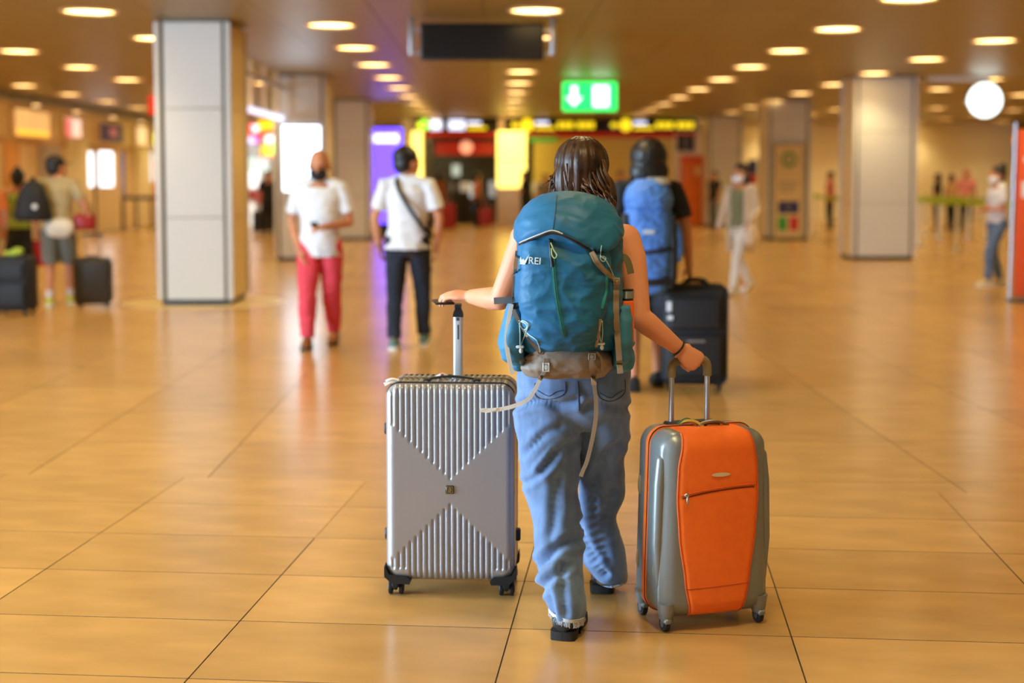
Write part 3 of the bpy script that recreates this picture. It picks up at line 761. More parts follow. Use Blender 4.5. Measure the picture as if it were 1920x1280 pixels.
# boots
m_boot = pmat('boot_leather', (38, 36, 35), .42, bump=(120, .3, .002)); m_sole = pmat('boot_sole', (24, 23, 22), .6)
def boot(p, rz, parent, o, tilt=0):
    M = Matrix.Translation(p) @ Matrix.Rotation(rz, 4, 'Z') @ Matrix.Rotation(tilt, 4, 'X')
    mb = MB(); rows = []
    for y, w_, h in ((-.052, .022, .05), (-.045, .036, .06), (-.02, .042, .064), (.02, .042, .066), (.07, .041, .062), (.12, .045, .05), (.16, .044, .042), (.19, .034, .034), (.205, .016, .024)):
        rows.append([M @ V(w_*math.cos(a), y, .026+h*.5+math.sin(a)*h*.5) for a in [2*math.pi*k/18 for k in range(18)]])
    mb.loft(rows); mb.tube([M @ V(0, -.0, .07), M @ V(0, .03, .13)], [.042, .043], 16, True)
    b = sh(mb, o).build('boot', m_boot, parent)
    out = [(-.036, -.055), (-.044, -.03), (-.04, .05), (-.047, .13), (-.04, .19), (0, .212), (.04, .19), (.047, .13), (.04, .05), (.044, -.03), (.036, -.055), (0, -.06)]
    out = [(p_.x, p_.y) for p_ in spline([V(x, y, 0) for x, y in out+out[:1]], 4)][:-1]
    mb = MB(); mb.loft([[M @ V(x*.98, y, z) for x, y in out] for z in (0.012, .03)])
    mb.loft([[M @ V(x, min(y, .03), z) for x, y in out] for z in (0, .028)])
    mb.loft([[M @ V(x, max(y, .07), z) for x, y in out] for z in (0, .02)])
    sh(mb, o).build('boot_sole', m_sole, b)
boot(V(.232, 4.69, 0), R(-14), wm, WO); boot(V(.395, 5.215, .001), R(-6), wm, WO, R(-3))
# ------------------------------------------------------------------ backpack
m_pk = pmat('pack_blue', (24, 98, 138), .55, var=(6, .16), bump=(22, .5, .006), spec=.4)
m_pkl = pmat('pack_stretch', (52, 122, 156), .65, var=(8, .1), bump=(600, .2, .001))
m_tau = pmat('pack_taupe', (140, 124, 106), .6, var=(8, .1), bump=(12, .35, .01))
m_web = pmat('webbing_taupe', (150, 132, 110), .65, bump=(500, .3, .001)); m_webw = pmat('webbing_pale', (226, 228, 226), .65, bump=(500, .3, .001))
m_cord = pmat('cord_mint', (190, 214, 206), .5); m_teal = pmat('zip_teal', (28, 132, 142), .45); m_tog = pmat('toggle_white', (222, 226, 222), .4)
PO = V(.265, 4.66, .8)
bpk = thing('backpack', 'large blue trekking backpack with taupe base worn by the woman', 'backpack', PO)
def pring(v, ul, ur, yf, yb, e=2.7, n=44):
    a = at(ul, v, 4.6); b = at(ur, v, 4.6); c = V((a.x+b.x)/2, (yf+yb)/2, a.z); rx = (b.x-a.x)/2; ry = (yb-yf)/2
    return [c+V(math.copysign(abs(math.cos(t))**(2/e), math.cos(t))*rx, math.copysign(abs(math.sin(t))**(2/e), math.sin(t))*ry, 0) for t in [2*math.pi*k/n for k in range(n)]]
def wrk(sc_, amp, sd=0, diag=0):
    def f(co, n_):
        p = co*sc_+V(sd, sd, sd); q = V(p.x+p.z*diag, p.y, p.z-p.x*diag*.4)
        r1 = noise.noise(q); r2 = 1-2.6*abs(noise.noise(V(q.x*1.25+3, q.y*1.2, q.z*2.0)))
        r3 = 1-2.6*abs(noise.noise(V(q.x*2.1, q.y*2+7, q.z*3.2+r1*1.5)))
        return n_*(r1*amp*.7+max(-.6, r2)*amp*.38+max(-.5, r3)*amp*.22)
    return f
mb = MB().loft([pring(*q) for q in ((668, 996, 1130, 4.62, 4.80), (655, 975, 1155, 4.565, 4.815), (625, 966, 1165, 4.525, 4.82), (590, 964, 1167, 4.505, 4.82), (540, 966, 1168, 4.50, 4.82), (490, 970, 1168, 4.505, 4.82), (450, 973, 1167, 4.51, 4.82), (415, 978, 1160, 4.53, 4.82), (395, 990, 1148, 4.56, 4.80))])
pb = organic('main_compartment', sh(mb, PO), m_pk, bpk, .006, 4, wrk(9, .010, 1, .8))
# front pocket: bulging panel that narrows to a rounded tongue at the base
mb = MB(); rows = []
for v, ul, ur, yf in ((652, 1035, 1085, 4.515), (646, 1014, 1103, 4.49), (632, 995, 1118, 4.468), (605, 981, 1128, 4.452), (565, 973, 1135, 4.446), (520, 972, 1140, 4.448), (480, 975, 1142, 4.455), (450, 980, 1140, 4.47), (432, 990, 1130, 4.49)):
    rows.append(pring(v, ul, ur, yf, 4.62, 2.5))
pf = organic('front_pocket', sh(mb.loft(rows), PO), m_pk, bpk, .005, 4, wrk(8, .009, 5, 1.2))
# lid with an arched hem
hem = [(965, 457), (985, 450), (1010, 440), (1035, 433), (1060, 440), (1085, 454), (1108, 466), (1130, 470), (1150, 462), (1170, 440)]
def hemv(u):
    for (a, b), (c_, d_) in zip(hem[:-1], hem[1:]):
        if u <= c_: return b+(d_-b)*(u-a)/(c_-a)
    return 440
rows = []
NA = 72
for t in (0, .02, .08, .18, .3, .42, .54, .66, .77, .87, .95, .99):
    ring_ = []
    for k in range(NA):
        a = 2*math.pi*k/NA; e = 2.5
        cs = math.copysign(abs(math.cos(a))**(2/e), math.cos(a)); sn = math.copysign(abs(math.sin(a))**(2/e), math.sin(a))
        sc_ = (1-t**2.4)**.5*(1+.012*math.sin(min(1, t*4)*math.pi))
        u = 1067+101*cs*(1 if t < .02 else 1); hv = hemv(1067+101*cs) if sn < .3 else 438
        if sn > -.3 and sn <= .3: hv = hemv(1067+101*cs)*(.5-sn/.6)+438*(.5+sn/.6)
        v = hv+(358-hv)*(t**1.05)
        z = at(1067, v, 4.6).z
        x = at(1067+(101+2*math.sin(t*3))*cs*sc_, 420, 4.6).x
        y = 4.645+(.178*sn)*(sc_ if sn < 0 else sc_*.95)-(.012 if sn < 0 and t < .5 else 0)
        ring_.append(V(x, y, z))
    rows.append(ring_)
mb = MB().loft(rows, cap=True)
ld = organic('lid', sh(mb, PO), m_pk, bpk, .0055, 3, wrk(8, .008, 9, -.6))
# taupe base
mb = MB().loft([pring(*q) for q in ((713, 1005, 1128, 4.66, 4.78), (708, 985, 1142, 4.60, 4.80), (692, 974, 1152, 4.565, 4.81), (672, 982, 1150, 4.555, 4.81), (655, 1000, 1135, 4.56, 4.80), (646, 1020, 1110, 4.58, 4.78))])
organic('base_panel', sh(mb, PO), m_tau, bpk, .005, 3, wrk(13, .007, 3, .5)); bs = bpk.children[-1]
bs = [c for c in bpk.children if c.name.startswith('base_panel')][0]
# stretch side pockets
def side_pocket(rows, m):
    return organic('side_pocket', sh(MB().loft([pring(*q) for q in rows]), PO), m, bpk, .005, 4, wrk(10, .006, 7, .5))
sp1 = side_pocket([(688, 958, 985, 4.62, 4.74), (675, 940, 985, 4.58, 4.78), (650, 935, 985, 4.56, 4.79), (615, 941, 985, 4.55, 4.79), (580, 950, 985, 4.56, 4.78), (566, 958, 985, 4.58, 4.76)], m_pkl)
sp2 = side_pocket([(690, 1150, 1178, 4.62, 4.74), (675, 1150, 1186, 4.58, 4.77), (640, 1150, 1187, 4.57, 4.78), (600, 1150, 1187, 4.57, 4.78), (576, 1150, 1184, 4.59, 4.76)], m_pkl)
for rows_, in (([(704, 1160, 1180, 4.66, 4.86), (697, 1155, 1194, 4.63, 4.9), (680, 1155, 1198, 4.62, 4.92), (664, 1155, 1196, 4.63, 4.92), (656, 1158, 1186, 4.66, 4.9)],), ([(660, 1160, 1190, 4.66, 4.9), (652, 1160, 1199, 4.64, 4.92), (643, 1160, 1196, 4.66, 4.9), (638, 1165, 1186, 4.7, 4.88)],), ([(702, 962, 985, 4.66, 4.86), (692, 953, 990, 4.64, 4.9), (676, 950, 990, 4.64, 4.92), (664, 955, 990, 4.66, 4.9)],)):
    organic('hip_belt_pad', sh(MB().loft([pring(*q) for q in rows_]), PO), m_pkl, bpk, .006, 4)
bt = MB(); c = at(1172, 560, 4.68)
# shoulder straps over the front of the shoulders
for s_ in (sL, sR):
    sx = .62; q = V(cx+(s_.x-cx)*sx, 0, 0)
    pts = spline([(q.x, 4.80, 1.30), (q.x, 4.86, 1.395), (q.x, 4.95, 1.425), (q.x, 5.045, 1.38), (q.x*1.02-.0, 5.075, 1.27), (q.x+(s_.x-cx)*.2, 5.06, 1.12), (q.x+(s_.x-cx)*.35, 4.97, 1.0), (q.x+(s_.x-cx)*.3, 4.82, .95)], 6)
    c0 = V(cx, 4.94, 1.2)
    sh(MB().ribbon(pts, .062, .014, [(p-V(p.x, 4.94, p.z if p.z > 1.38 else p.z)+V(0, 0, max(0, p.z-1.34)*2)).normalized() if (p-V(p.x, 4.94, p.z)).length+max(0, p.z-1.34) > 1e-4 else V(0, 0, 1) for p in pts]), PO).build('shoulder_strap', pmat('strap_black', (34, 36, 38), .7), bpk)
pk_t = bvh_of([pb, pf, ld, bs, sp1, sp2])
def strap(name, pts, w_, m, off=.003, parent=bpk, n=6, th=.002, free=False, Yf=4.5):
    pp = []
    for p in spline([V(a, b, 0) for a, b in pts], n):
        pp.append(at(p.x, p.y, Yf) if free else drape(pk_t, p.x, p.y, off, Yf))
    return sh(MB().ribbon(pp, w_, th, (0.05, -1, .1)), PO).build(name, m, parent)
def cord(pts, rad, m, off=.004, parent=bpk, n=6, Yf=4.5, name='elastic_cord', free=False):
    pp = [at(p.x, p.y, Yf) if free else drape(pk_t, p.x, p.y, off, Yf) for p in spline([V(a, b, 0) for a, b in pts], n)]
    return sh(MB().tube(pp, rad, 7), PO).build(name, m, parent)
cord([(974, 458), (985, 453), (1010, 443), (1035, 436), (1060, 443), (1085, 457), (1108, 469), (1130, 473)], .0042, m_black, .002, ld, name='hem_dark_tape')  # black tube following the lid hem
cord([(974, 455), (985, 450), (1010, 440), (1035, 432), (1055, 438)], .0022, pmat('piping_grey', (196, 196, 192), .4), .004, ld, name='hem_piping')
cord([(1055, 438), (1085, 452), (1108, 464)], .0016, pmat('piping_dark', (40, 70, 84), .4), .004, ld, name='hem_piping')
cord([(1044, 365), (1041, 400), (1036, 432)], .0016, pmat('seam_blue', (18, 62, 92), .6), .001, ld, name='lid_seam')
strap('front_zip', [(1033, 452), (1037, 500), (1043, 560), (1058, 632)], .013, m_teal, .002, pf)
cord([(1033, 450), (1037, 500), (1043, 560), (1058, 632)], .0016, pmat('zip_teeth_dark', (12, 70, 84), .5), .004, pf, name='zip_teeth')
cord([(1032, 448), (1033, 470), (1036, 500)], .0055, m_black, .003, pf, name='zip_garage')
cord([(1033, 455), (1038, 468), (1044, 478), (1040, 484), (1035, 478), (1034, 465)], .0018, pmat('pull_cord', (170, 180, 120), .6), .009, pf, name='zip_pull_cord')
strap('side_zip', [(1136, 515), (1136, 545), (1128, 578)], .01, m_teal, .002, pf)
strap('compression_strap', [(970, 470), (966, 505), (964, 545), (963, 580), (972, 600), (990, 630), (1006, 652), (1018, 662)], .013, m_web, .004)
strap('hanging_strap', [(959, 570), (953, 605), (950, 640), (954, 672), (961, 702)], .014, m_webw, .004, Yf=4.56, free=True)
strap('strap_tail', [(960, 562), (945, 563), (926, 564)], .022, pmat('webbing_grey', (104, 110, 116), .6), .004, Yf=4.6, free=True)
strap('compression_strap', [(1109, 472), (1118, 490), (1132, 506), (1148, 520), (1158, 530)], .016, m_web, .006, Yf=4.52)
strap('compression_strap', [(1112, 474), (1124, 494), (1140, 512), (1156, 526)], .01, m_web, .011, Yf=4.52)
strap('hanging_strap', [(1156, 528), (1155, 570), (1157, 620), (1160, 660), (1163, 700)], .019, m_web, .012, Yf=4.53)
strap('strap_tail', [(1158, 488), (1170, 482), (1178, 492), (1183, 513)], .022, pmat('webbing_olive', (112, 104, 72), .65), .004, Yf=4.64, free=True)
strap('yellow_tab', [(1157, 465), (1156, 480), (1152, 500)], .008, pmat('tab_yellow', (210, 170, 40), .5), .006, Yf=4.56, free=True)
strap('hip_loop', [(975, 678), (990, 672), (1005, 668), (1012, 660), (1000, 664), (985, 672)], .012, m_web, .006)
strap('ice_axe_loop', [(1126, 598), (1122, 628), (1118, 650)], .009, m_web, .006)
strap('base_strap', [(1108, 664), (1110, 690), (1114, 722)], .017, m_web, .006)
strap('hanging_strap', [(1114, 722), (1117, 745), (1118, 770), (1115, 800), (1108, 835), (1100, 866), (1094, 880), (1089, 893)], .013, m_web, .004, Yf=4.6, free=True)
strap('base_loop', [(1108, 668), (1118, 690), (1128, 692), (1127, 672), (1118, 660)], .008, m_web, .008)
strap('base_strap', [(1024, 672), (1022, 692), (1012, 712)], .014, m_web, .006)
strap('hanging_strap', [(1012, 712), (1002, 732), (988, 750), (960, 762), (930, 768), (899, 769)], .013, m_webw, .004, Yf=4.57, free=True)
strap('strap_knot', [(930, 766), (918, 771), (908, 771), (902, 768)], .007, m_webw, .004, Yf=4.565, free=True)
def buckle(u, v, w_, h_, m=m_tog, Yo=.008):
    p = drape(pk_t, u, v, Yo)-PO; mb = MB()
    mb.box((-w_/2, -.005, -h_/2), (-w_/2+.004, .003, h_/2), .0015).box((w_/2-.004, -.005, -h_/2), (w_/2, .003, h_/2), .0015)
    mb.box((-w_/2, -.004, h_/2-.006), (w_/2, .003, h_/2), .0015).box((-w_/2, -.004, -h_/2), (w_/2, .003, -h_/2+.005), .0015).box((-w_*.28, -.005, -h_*.3), (w_*.28, .004, h_*.25), .002)
    b = mb.build('buckle', m, bpk); b.location = p
buckle(1024, 688, .022, .03); buckle(1110, 668, .024, .024, m_web); buckle(1156, 527, .022, .022, m_web, .014); buckle(967, 503, .016, .02, m_tog); buckle(966, 573, .018, .02, m_black)
cord([(973, 601), (978, 603), (986, 607), (988, 613), (984, 618), (978, 614), (975, 606), (980, 601), (990, 608), (985, 625), (976, 648)], .0017, m_cord, .01)
cord([(974, 605), (975, 625), (975, 648)], .0017, m_cord, .01)
cord([(975, 610), (990, 626), (1006, 638), (1012, 655), (1012, 664)], .0017, m_cord, .008)
cord([(1127, 602), (1124, 620), (1126, 640)], .0017, m_cord, .01); cord([(1129, 602), (1130, 622), (1128, 642)], .0017, m_cord, .01)
cord([(1126, 480), (1136, 488), (1144, 502), (1150, 516)], .0015, m_cord, .012, Yf=4.52); cord([(1128, 460), (1126, 475), (1126, 486), (1132, 490), (1136, 484), (1130, 480)], .0013, m_cord, .01, Yf=4.52)
for u, v in ((975, 652), (1127, 646)):
    p = drape(pk_t, u, v, .014)-PO; mb = MB()
    mb.box((-.013, -.005, -.001), (.013, .005, .008), .003).ell((.003, 0, -.009), (.006, .005, .009), 12, 8)
    mb.build('cord_toggle', m_tog, bpk).location = p
# water bottle in the right pocket
btl = thing('water_bottle', 'orange bottle with black and steel cap in the backpack side pocket', 'bottle', at(1174, 590, 4.69))
MB().lathe([(0, -.10), (.025, -.10), (.027, -.09), (.027, .04), (.025, .046), (.022, .05), (0, .05)], n=24).build('bottle_body', pmat('bottle_orange', (240, 104, 24), .35), btl)
cp = MB().lathe([(0, .05), (.0245, .05), (.0245, .082), (.023, .086), (0, .086)], n=24).build('cap', pmat('cap_black', (24, 24, 26), .35), btl)
MB().lathe([(.025, .056), (.0262, .056), (.0262, .08), (.025, .08)], n=24).build('cap_band', pmat('cap_steel', (196, 186, 150), .2, metal=.9), cp)
# maker's mark on the pocket
p = drape(pk_t, 1001, 489, .002)-PO
Mz = Matrix.Translation(p) @ Matrix.Rotation(R(-14), 4, 'Z') @ Matrix.Rotation(R(4), 4, 'Y') @ FACE
m_logo = pmat('logo_white', (214, 226, 232), .5)
text_mesh('logo_text', 'REI', .031, m_logo, pf, Mz @ Matrix.Translation(V(.004, 0, .006)), .0015)
p2 = drape(pk_t, 985, 488, .008)-PO
Mz2 = Matrix.Translation(p2) @ Matrix.Rotation(R(-24), 4, 'Z') @ Matrix.Rotation(R(4), 4, 'Y') @ Matrix.Scale(1.35, 4)
mb = MB()
mb.prism([(-.014, -.01), (-.006, .004), (-.002, -.001), (.003, .005), (.0, -.01)], -.001, .001, Mz2)
mb.prism([(-.004, -.004), (.001, .002), (.010, .016), (.004, .0), (.002, -.006)], -.0014, .0008, Mz2)
mb.prism([(-.014, -.002), (-.012, .008), (-.009, .0), (-.011, -.008)], -.0014, .0008, Mz2)
mb.build('logo_mark', m_logo, pf)
# phone in the left hand
pc = at(831, 566, 5.24)
ph = thing('smartphone', 'thin black smartphone held flat in the left hand', 'phone', pc, R(8))
MB().box((-.036, -.07, -.0042), (.036, .07, .0042), .003).build('phone_body', m_black, ph)
MB().box((-.033, -.066, .0043), (.033, .066, .0048), .0004).build('screen', pmat('phone_screen', (14, 15, 18), .1), ph)
# ================================================================== other travellers
def pad(j, k): return {a: V(*b)*k for a, b in j.items()}
def figure(label, loc, rz, h, skin, top, bottom, shoe, hair=None, pose=None, mask=None, voxel=.009, face=(0, 1, 0), belly=0, female=False, group=None):
    """a standing or walking traveller: one continuous body, with clothes, shoes and hair as its parts"""
    k = h/1.75; o = thing('person', label, 'person', loc, rz, group)
    J = dict(lh=(-.09,0,.92), rh=(.09,0,.92), lk=(-.1,.03,.50), rk=(.1,.03,.50), la=(-.1,-.02,.085), ra=(.1,-.02,.085),
             ls=(-.185,0,1.41), rs=(.185,0,1.41), le=(-.245,-.03,1.13), re=(.245,-.03,1.13), lw=(-.25,.05,.88), rw=(.25,.05,.88), head=(0,.02,1.605))
    if female:
        J.update(ls=(-.16,0,1.40), rs=(.16,0,1.40), le=(-.21,-.03,1.12), re=(.21,-.03,1.12), lw=(-.22,.05,.88), rw=(.22,.05,.88))
    lt = rt = 0; lc = rc = (.25, .35, .25)
    if pose:
        lt = pose.get('lt', 0); rt = pose.get('rt', 0); lc = pose.get('lc', lc); rc = pose.get('rc', rc)
        J.update({a: b for a, b in pose.items() if a in J})
    J = pad(J, k); mb = MB()
    kh = k*1.19
    P, M = head_prims(mb, J['head'], kh, Vector(face))
    mb.tube([J['head']+V(0, -.015, -.05)*k, V(0, 0, 1.44)*k], [.056*k, .06*k], 14, True)
    f = .88 if female else 1
    TR = [(.80, .12*f, .10), (.88, .16, .115), (.96, .165, .118), (1.05, .148*f, .105+belly*.6), (1.14, .148*f, .108+belly), (1.24, .165*f, .115+belly*.4), (1.34, .175*f, .112), (1.41, .15*f, .085), (1.46, .075, .06)]
    def tor(g=0, z0=0, z1=9, gy=0):
        rr = [r for r in TR if z0 <= r[0] <= z1]
        return [[V((rx+g)*math.cos(t), (ry+g+gy)*math.sin(t)+.01, z)*k for t in [2*math.pi*q/24 for q in range(24)]] for z, rx, ry in rr]
    mb.loft(tor())
    for a, b, c in (('ls', 'le', 'lw'), ('rs', 're', 'rw')):
        A, B, D = J[a], J[b], J[c]
        mb.tube([V(A.x*.5, 0, A.z-.01), A, A.lerp(B, .4), B], [.06*k*f, .056*k*f, .048*k*f, .038*k], 14, True)
        mb.tube([V(0, -.015, 1.475)*k, V(A.x*.55, -.01, 1.435*k), A], [.05*k, .05*k*f, .05*k*f], 14, True)
        mb.tube([B, B.lerp(D, .3), D], [.038*k, .039*k*f, .026*k], 14, True)
        d = (D-B).normalized(); side = -1 if a == 'ls' else 1
        nrm = V(side, .15, .2) if abs(d.x) < .6 else V(0, .5, 1)
        hand_prims(mb, D, d, nrm, -side if abs(d.x) < .6 else side, lc if a == 'ls' else rc, .95*k)
    for a, b, c in (('lh', 'lk', 'la'), ('rh', 'rk', 'ra')):
        mb.tube([J[a], J[a].lerp(J[b], .5), J[b]], [.085*k, .075*k, .056*k], 14, True)
        mb.tube([J[b], J[b].lerp(J[c], .3), J[c], J[c]-V(0, 0, .03)*k], [.055*k, .056*k, .036*k, .036*k], 14, True)
        mb.tube([J[c]+V(0, -.02, -.035)*k, J[c]+V(0, .12, -.05)*k], [.034*k, .03*k], 10, True)
    organic('body', mb, skin, o, voxel, 3)
    sd = len(label)
    def wr(co, n_): return n_*(noise.noise(co*9+V(sd, 0, 0))*.011+noise.noise(V(co.x*14+co.z*9, co.y*9, co.z*20+sd))*.007)
    # upper garment
    kind, tm = top[0], top[1]; zh = top[2] if len(top) > 2 else .84
    mb = MB(); g = .022 if kind != 'tank' else .012
    base = [r for r in tor(g, 0, 1.43)]
    low = [V(0, 0, zh)*k+V((.178+g)*math.cos(t)*k, (.13+g)*math.sin(t)*k, 0) for t in [2*math.pi*q/24 for q in range(24)]]
    mb.loft([low]+[r for r in base if r[0].z > (zh+.05)*k])
    if kind in ('tee', 'long'):
        for a, b, c in (('ls', 'le', 'lw'), ('rs', 're', 'rw')):
            A, B, D = J[a], J[b], J[c]
            e = A.lerp(B, .72); mb.tube([V(0, -.01, 1.452)*k, V(A.x*.55, -.008, 1.425*k), A], [.066*k, .066*k*f, .066*k*f], 14, True)
            mb.tube([V(A.x*.45, 0, A.z-.0), A+V(0, 0, .004), e if kind == 'tee' else B], [.07*k*f, .073*k*f, .072*k*f if kind == 'tee' else .056*k], 14, kind != 'tee')
            if kind == 'long': mb.tube([B, B.lerp(D, .92)], [.056*k, .042*k], 14, True)
    organic('shirt' if kind != 'long' else 'jacket', mb, tm, o, voxel, 3, wr)
    # lower garment
    kind, bm_ = bottom[0], bottom[1]; wdt = bottom[2] if len(bottom) > 2 else 1.0
    mb = MB(); mb.loft([[V(rx*math.cos(t), ry*math.sin(t)+.005, z)*k for t in [2*math.pi*q/24 for q in range(24)]] for z, rx, ry in ((.80, .15, .115), (.86, .182, .138), (.95, .178, .132), (1.0, .168, .122))])
    for a, b, c in (('lh', 'lk', 'la'), ('rh', 'rk', 'ra')):
        A, B, D = J[a], J[b], J[c]
        if kind == 'trousers':
            mb.tube([A, A.lerp(B, .5), B], [.108*k, .1*k*wdt, .082*k*wdt], 16, True)
            mb.tube([B, B.lerp(D, .4), D+V(0, 0, .01)], [.082*k*wdt, .074*k*wdt, .062*k*wdt], 16, False)
        elif kind == 'shorts':
            e = A.lerp(B, 1.0); mb.tube([A, A.lerp(B, .5), e], [.11*k, .105*k, .102*k], 16, False)
    if kind == 'skirt': mb.loft([[V(rx*math.cos(t), rx*.8*math.sin(t), z)*k for t in [2*math.pi*q/24 for q in range(24)]] for z, rx in ((.40, .2), (.6, .2), (.85, .175), (.95, .15))])
    organic({'trousers': 'trousers', 'shorts': 'shorts', 'skirt': 'skirt'}[kind], mb, bm_, o, voxel, 3, wr)
    # shoes
    sm_, solem = shoe if isinstance(shoe, tuple) else (shoe, None)
    for c, tl in (('la', lt), ('ra', rt)):
        D = J[c]; Mx = Matrix.Translation(D) @ Matrix.Rotation(tl, 4, 'X'); mb = MB(); rows = []
        for y, w_, hh in ((-.085, .02, .05), (-.075, .035, .075), (-.03, .042, .095), (.03, .043, .09), (.08, .046, .068), (.13, .047, .052), (.165, .04, .042), (.185, .02, .028)):
            rows.append([Mx @ V(w_*math.cos(t)*k, y*k, (-.075+hh*.5+math.sin(t)*hh*.5)*k) for t in [2*math.pi*q/16 for q in range(16)]])
        s_ = mb.loft(rows).build('shoe', sm_, o)
        ol = [(-.034, -.085), (-.044, -.04), (-.042, .04), (-.05, .12), (-.04, .175), (0, .195), (.04, .175), (.05, .12), (.042, .04), (.044, -.04), (.034, -.085), (0, -.092)]
        MB().loft([[Mx @ V(x*k, y*k, z*k) for x, y in ol] for z in (-.085, -.06)]).build('shoe_sole', solem or m_sole, s_)
    eyes(P, M, kh, o, V(0, 0, 0))
    if hair:
        kind, hm = hair; mb = MB()
        mb.ell(P(0, -.022, .04), (.083*kh, .098*kh, .086*kh), 22, 14, M=M)
        mb.ell(P(0, -.05, -.005), (.076*kh, .062*kh, .08*kh), 20, 12, M=M)
        if kind == 'long':
            mb.ell(P(0, -.06, -.08), (.085*kh, .05*kh, .12*kh), 18, 12, M=M); mb.ell(P(-.06, -.02, -.06), (.03*kh, .045*kh, .1*kh), 14, 10, M=M); mb.ell(P(.06, -.02, -.06), (.03*kh, .045*kh, .1*kh), 14, 10, M=M)
        if kind == 'thick':
            mb.ell(P(0, -.04, .03), (.112*kh, .108*kh, .108*kh), 22, 14, M=M); mb.ell(P(0, -.06, -.06), (.118*kh, .075*kh, .10*kh), 20, 12, M=M)
        if kind == 'bun': mb.ell(P(0, -.075, .105), (.042*kh, .045*kh, .05*kh), 16, 10, M=M)
        organic('hair', mb, hm, o, voxel, 3, lambda co, n_: n_*noise.noise(co*45)*.004)
    if mask:
        mb = MB(); mb.ell(P(0, .05, -.055), (.066*kh, .064*kh, .054*kh), 18, 12, M=M)
        mb.build('face_mask', mask, o)
        for sx in (-1, 1): MB().tube([P(sx*.05, .06, -.03), P(sx*.078, -.005, -.005)], .003*kh, 6).build('mask_loop', mask, o)
    return o, J, k
mh_black = pmat('hair_black', (22, 18, 16), .45, bump=(120, .4, .003)); mh_brown = pmat('hair_dark_brown', (44, 30, 22), .45, bump=(120, .4, .003))
m_wtee = pmat('white_cotton', (220, 220, 222), .85, bump=(300, .15, .001)); m_red = pmat('coral_trousers', (216, 62, 76), .8); m_navy = pmat('dark_jeans', (26, 32, 44), .85)
m_brn = pmat('brown_suede', (140, 84, 34), .7); m_mblk = pmat('mask_black', (20, 20, 22), .8); m_mwht = pmat('mask_white', (232, 236, 242), .7)
m_grn = pmat('green_canvas', (90, 120, 108), .7); m_wsole = pmat('white_sole', (226, 226, 218), .6)
m_blk = pmat('black_cloth', (24, 24, 26), .85); m_gshort = pmat('grey_shorts', (112, 112, 100), .85); m_khaki = pmat('khaki_cloth', (176, 158, 116), .85)
m_cream_c = pmat('cream_cloth', (226, 216, 196), .85); m_olive = pmat('olive_cloth', (124, 124, 88), .85); m_beige = pmat('beige_cardigan', (206, 188, 160), .85)
m_bjean = pmat('blue_jeans', (92, 116, 150), .85); m_dgrey = pmat('dark_denim_shorts', (62, 68, 78), .85)
# bald man coming towards the camera, phone in hand
g = gp(602, 648)
o, J, k = figure('bald man in white t-shirt and coral red trousers wearing a black mask', (g.x, g.y, 0), R(180), 1.79, m_skin2, ('tee', m_wtee, .80), ('trousers', m_red, 1.05), (m_brn, m_sole), None,
    dict(rw=(.17, .10, .84), re=(.26, -.06, 1.10), le=(-.26, -.02, 1.10), lw=(-.06, .24, 1.07), la=(-.10, -.16, .12), lk=(-.1, .0, .52), ra=(.1, .16, .085), rk=(.1, .13, .5), lt=R(-14)), m_mblk, .008, (.05, 1, -.16), .012)
ph = thing('smartphone', 'dark phone held up by the bald man at his waist', 'phone', o.matrix_basis @ V(.005, .29, 1.10), R(170))
MB().box((-.036, -.004, -.06), (.036, .004, .06), .003, M=Matrix.Rotation(R(-50), 4, 'X')).build('phone_body', m_black, ph)
MB().box((-.032, .0042, -.055), (.032, .0047, .055), .0004, M=Matrix.Rotation(R(-50), 4, 'X')).build('screen', pmat('phone_screen', (14, 15, 18), .1), ph)
# man walking away with a sling bag
g = gp(765, 652)
o, J, k = figure('dark-haired man in white t-shirt and dark jeans walking away with sling strap', (g.x, g.y, 0), R(-4), 1.815, m_skin2, ('tee', m_wtee, .86), ('trousers', m_navy, .95), (m_grn, m_wsole), ('short', mh_black),
    dict(la=(-.11, -.10, .085), lk=(-.11, .02, .5), ra=(.12, .16, .10), rk=(.11, .14, .52), rt=R(10), le=(-.28, -.03, 1.12), lw=(-.25, .02, .88), re=(.28, -.02, 1.12), rw=(.25, .05, .88)), None, .008, (.75, .8, 0))
sb = thing('sling_bag', 'black sling bag worn across the back of the white t-shirt', 'bag', o.location, R(-4))
pts = [(-.085, -.06, 1.475), (-.07, -.118, 1.40), (0, -.158, 1.28), (.09, -.163, 1.14), (.165, -.118, 1.03), (.213, -.02, .97), (.19, .10, 1.0), (.08, .165, 1.16), (-.03, .15, 1.34), (-.08, .06, 1.47)]
MB().ribbon(spline([V(*p)*k for p in pts], 6), .036, .006, [(p-V(0, .01, p.z)).normalized()+V(0, 0, .3 if p.z > 1.42*k else 0) for p in spline([V(*q)*k for q in pts], 6)]).build('strap', m_blk, sb)
organic('pouch', MB().ell((.1, .19, 1.1), (.1, .04, .07), 16, 10), m_blk, sb, .008, 2)
MB().tube([V(-.25, .02, .885)*k+V(math.cos(a)*.032, math.sin(a)*.03, -.0) for a in [2*math.pi*q/20 for q in range(21)]], .006, 6).build('watch', m_black, o)

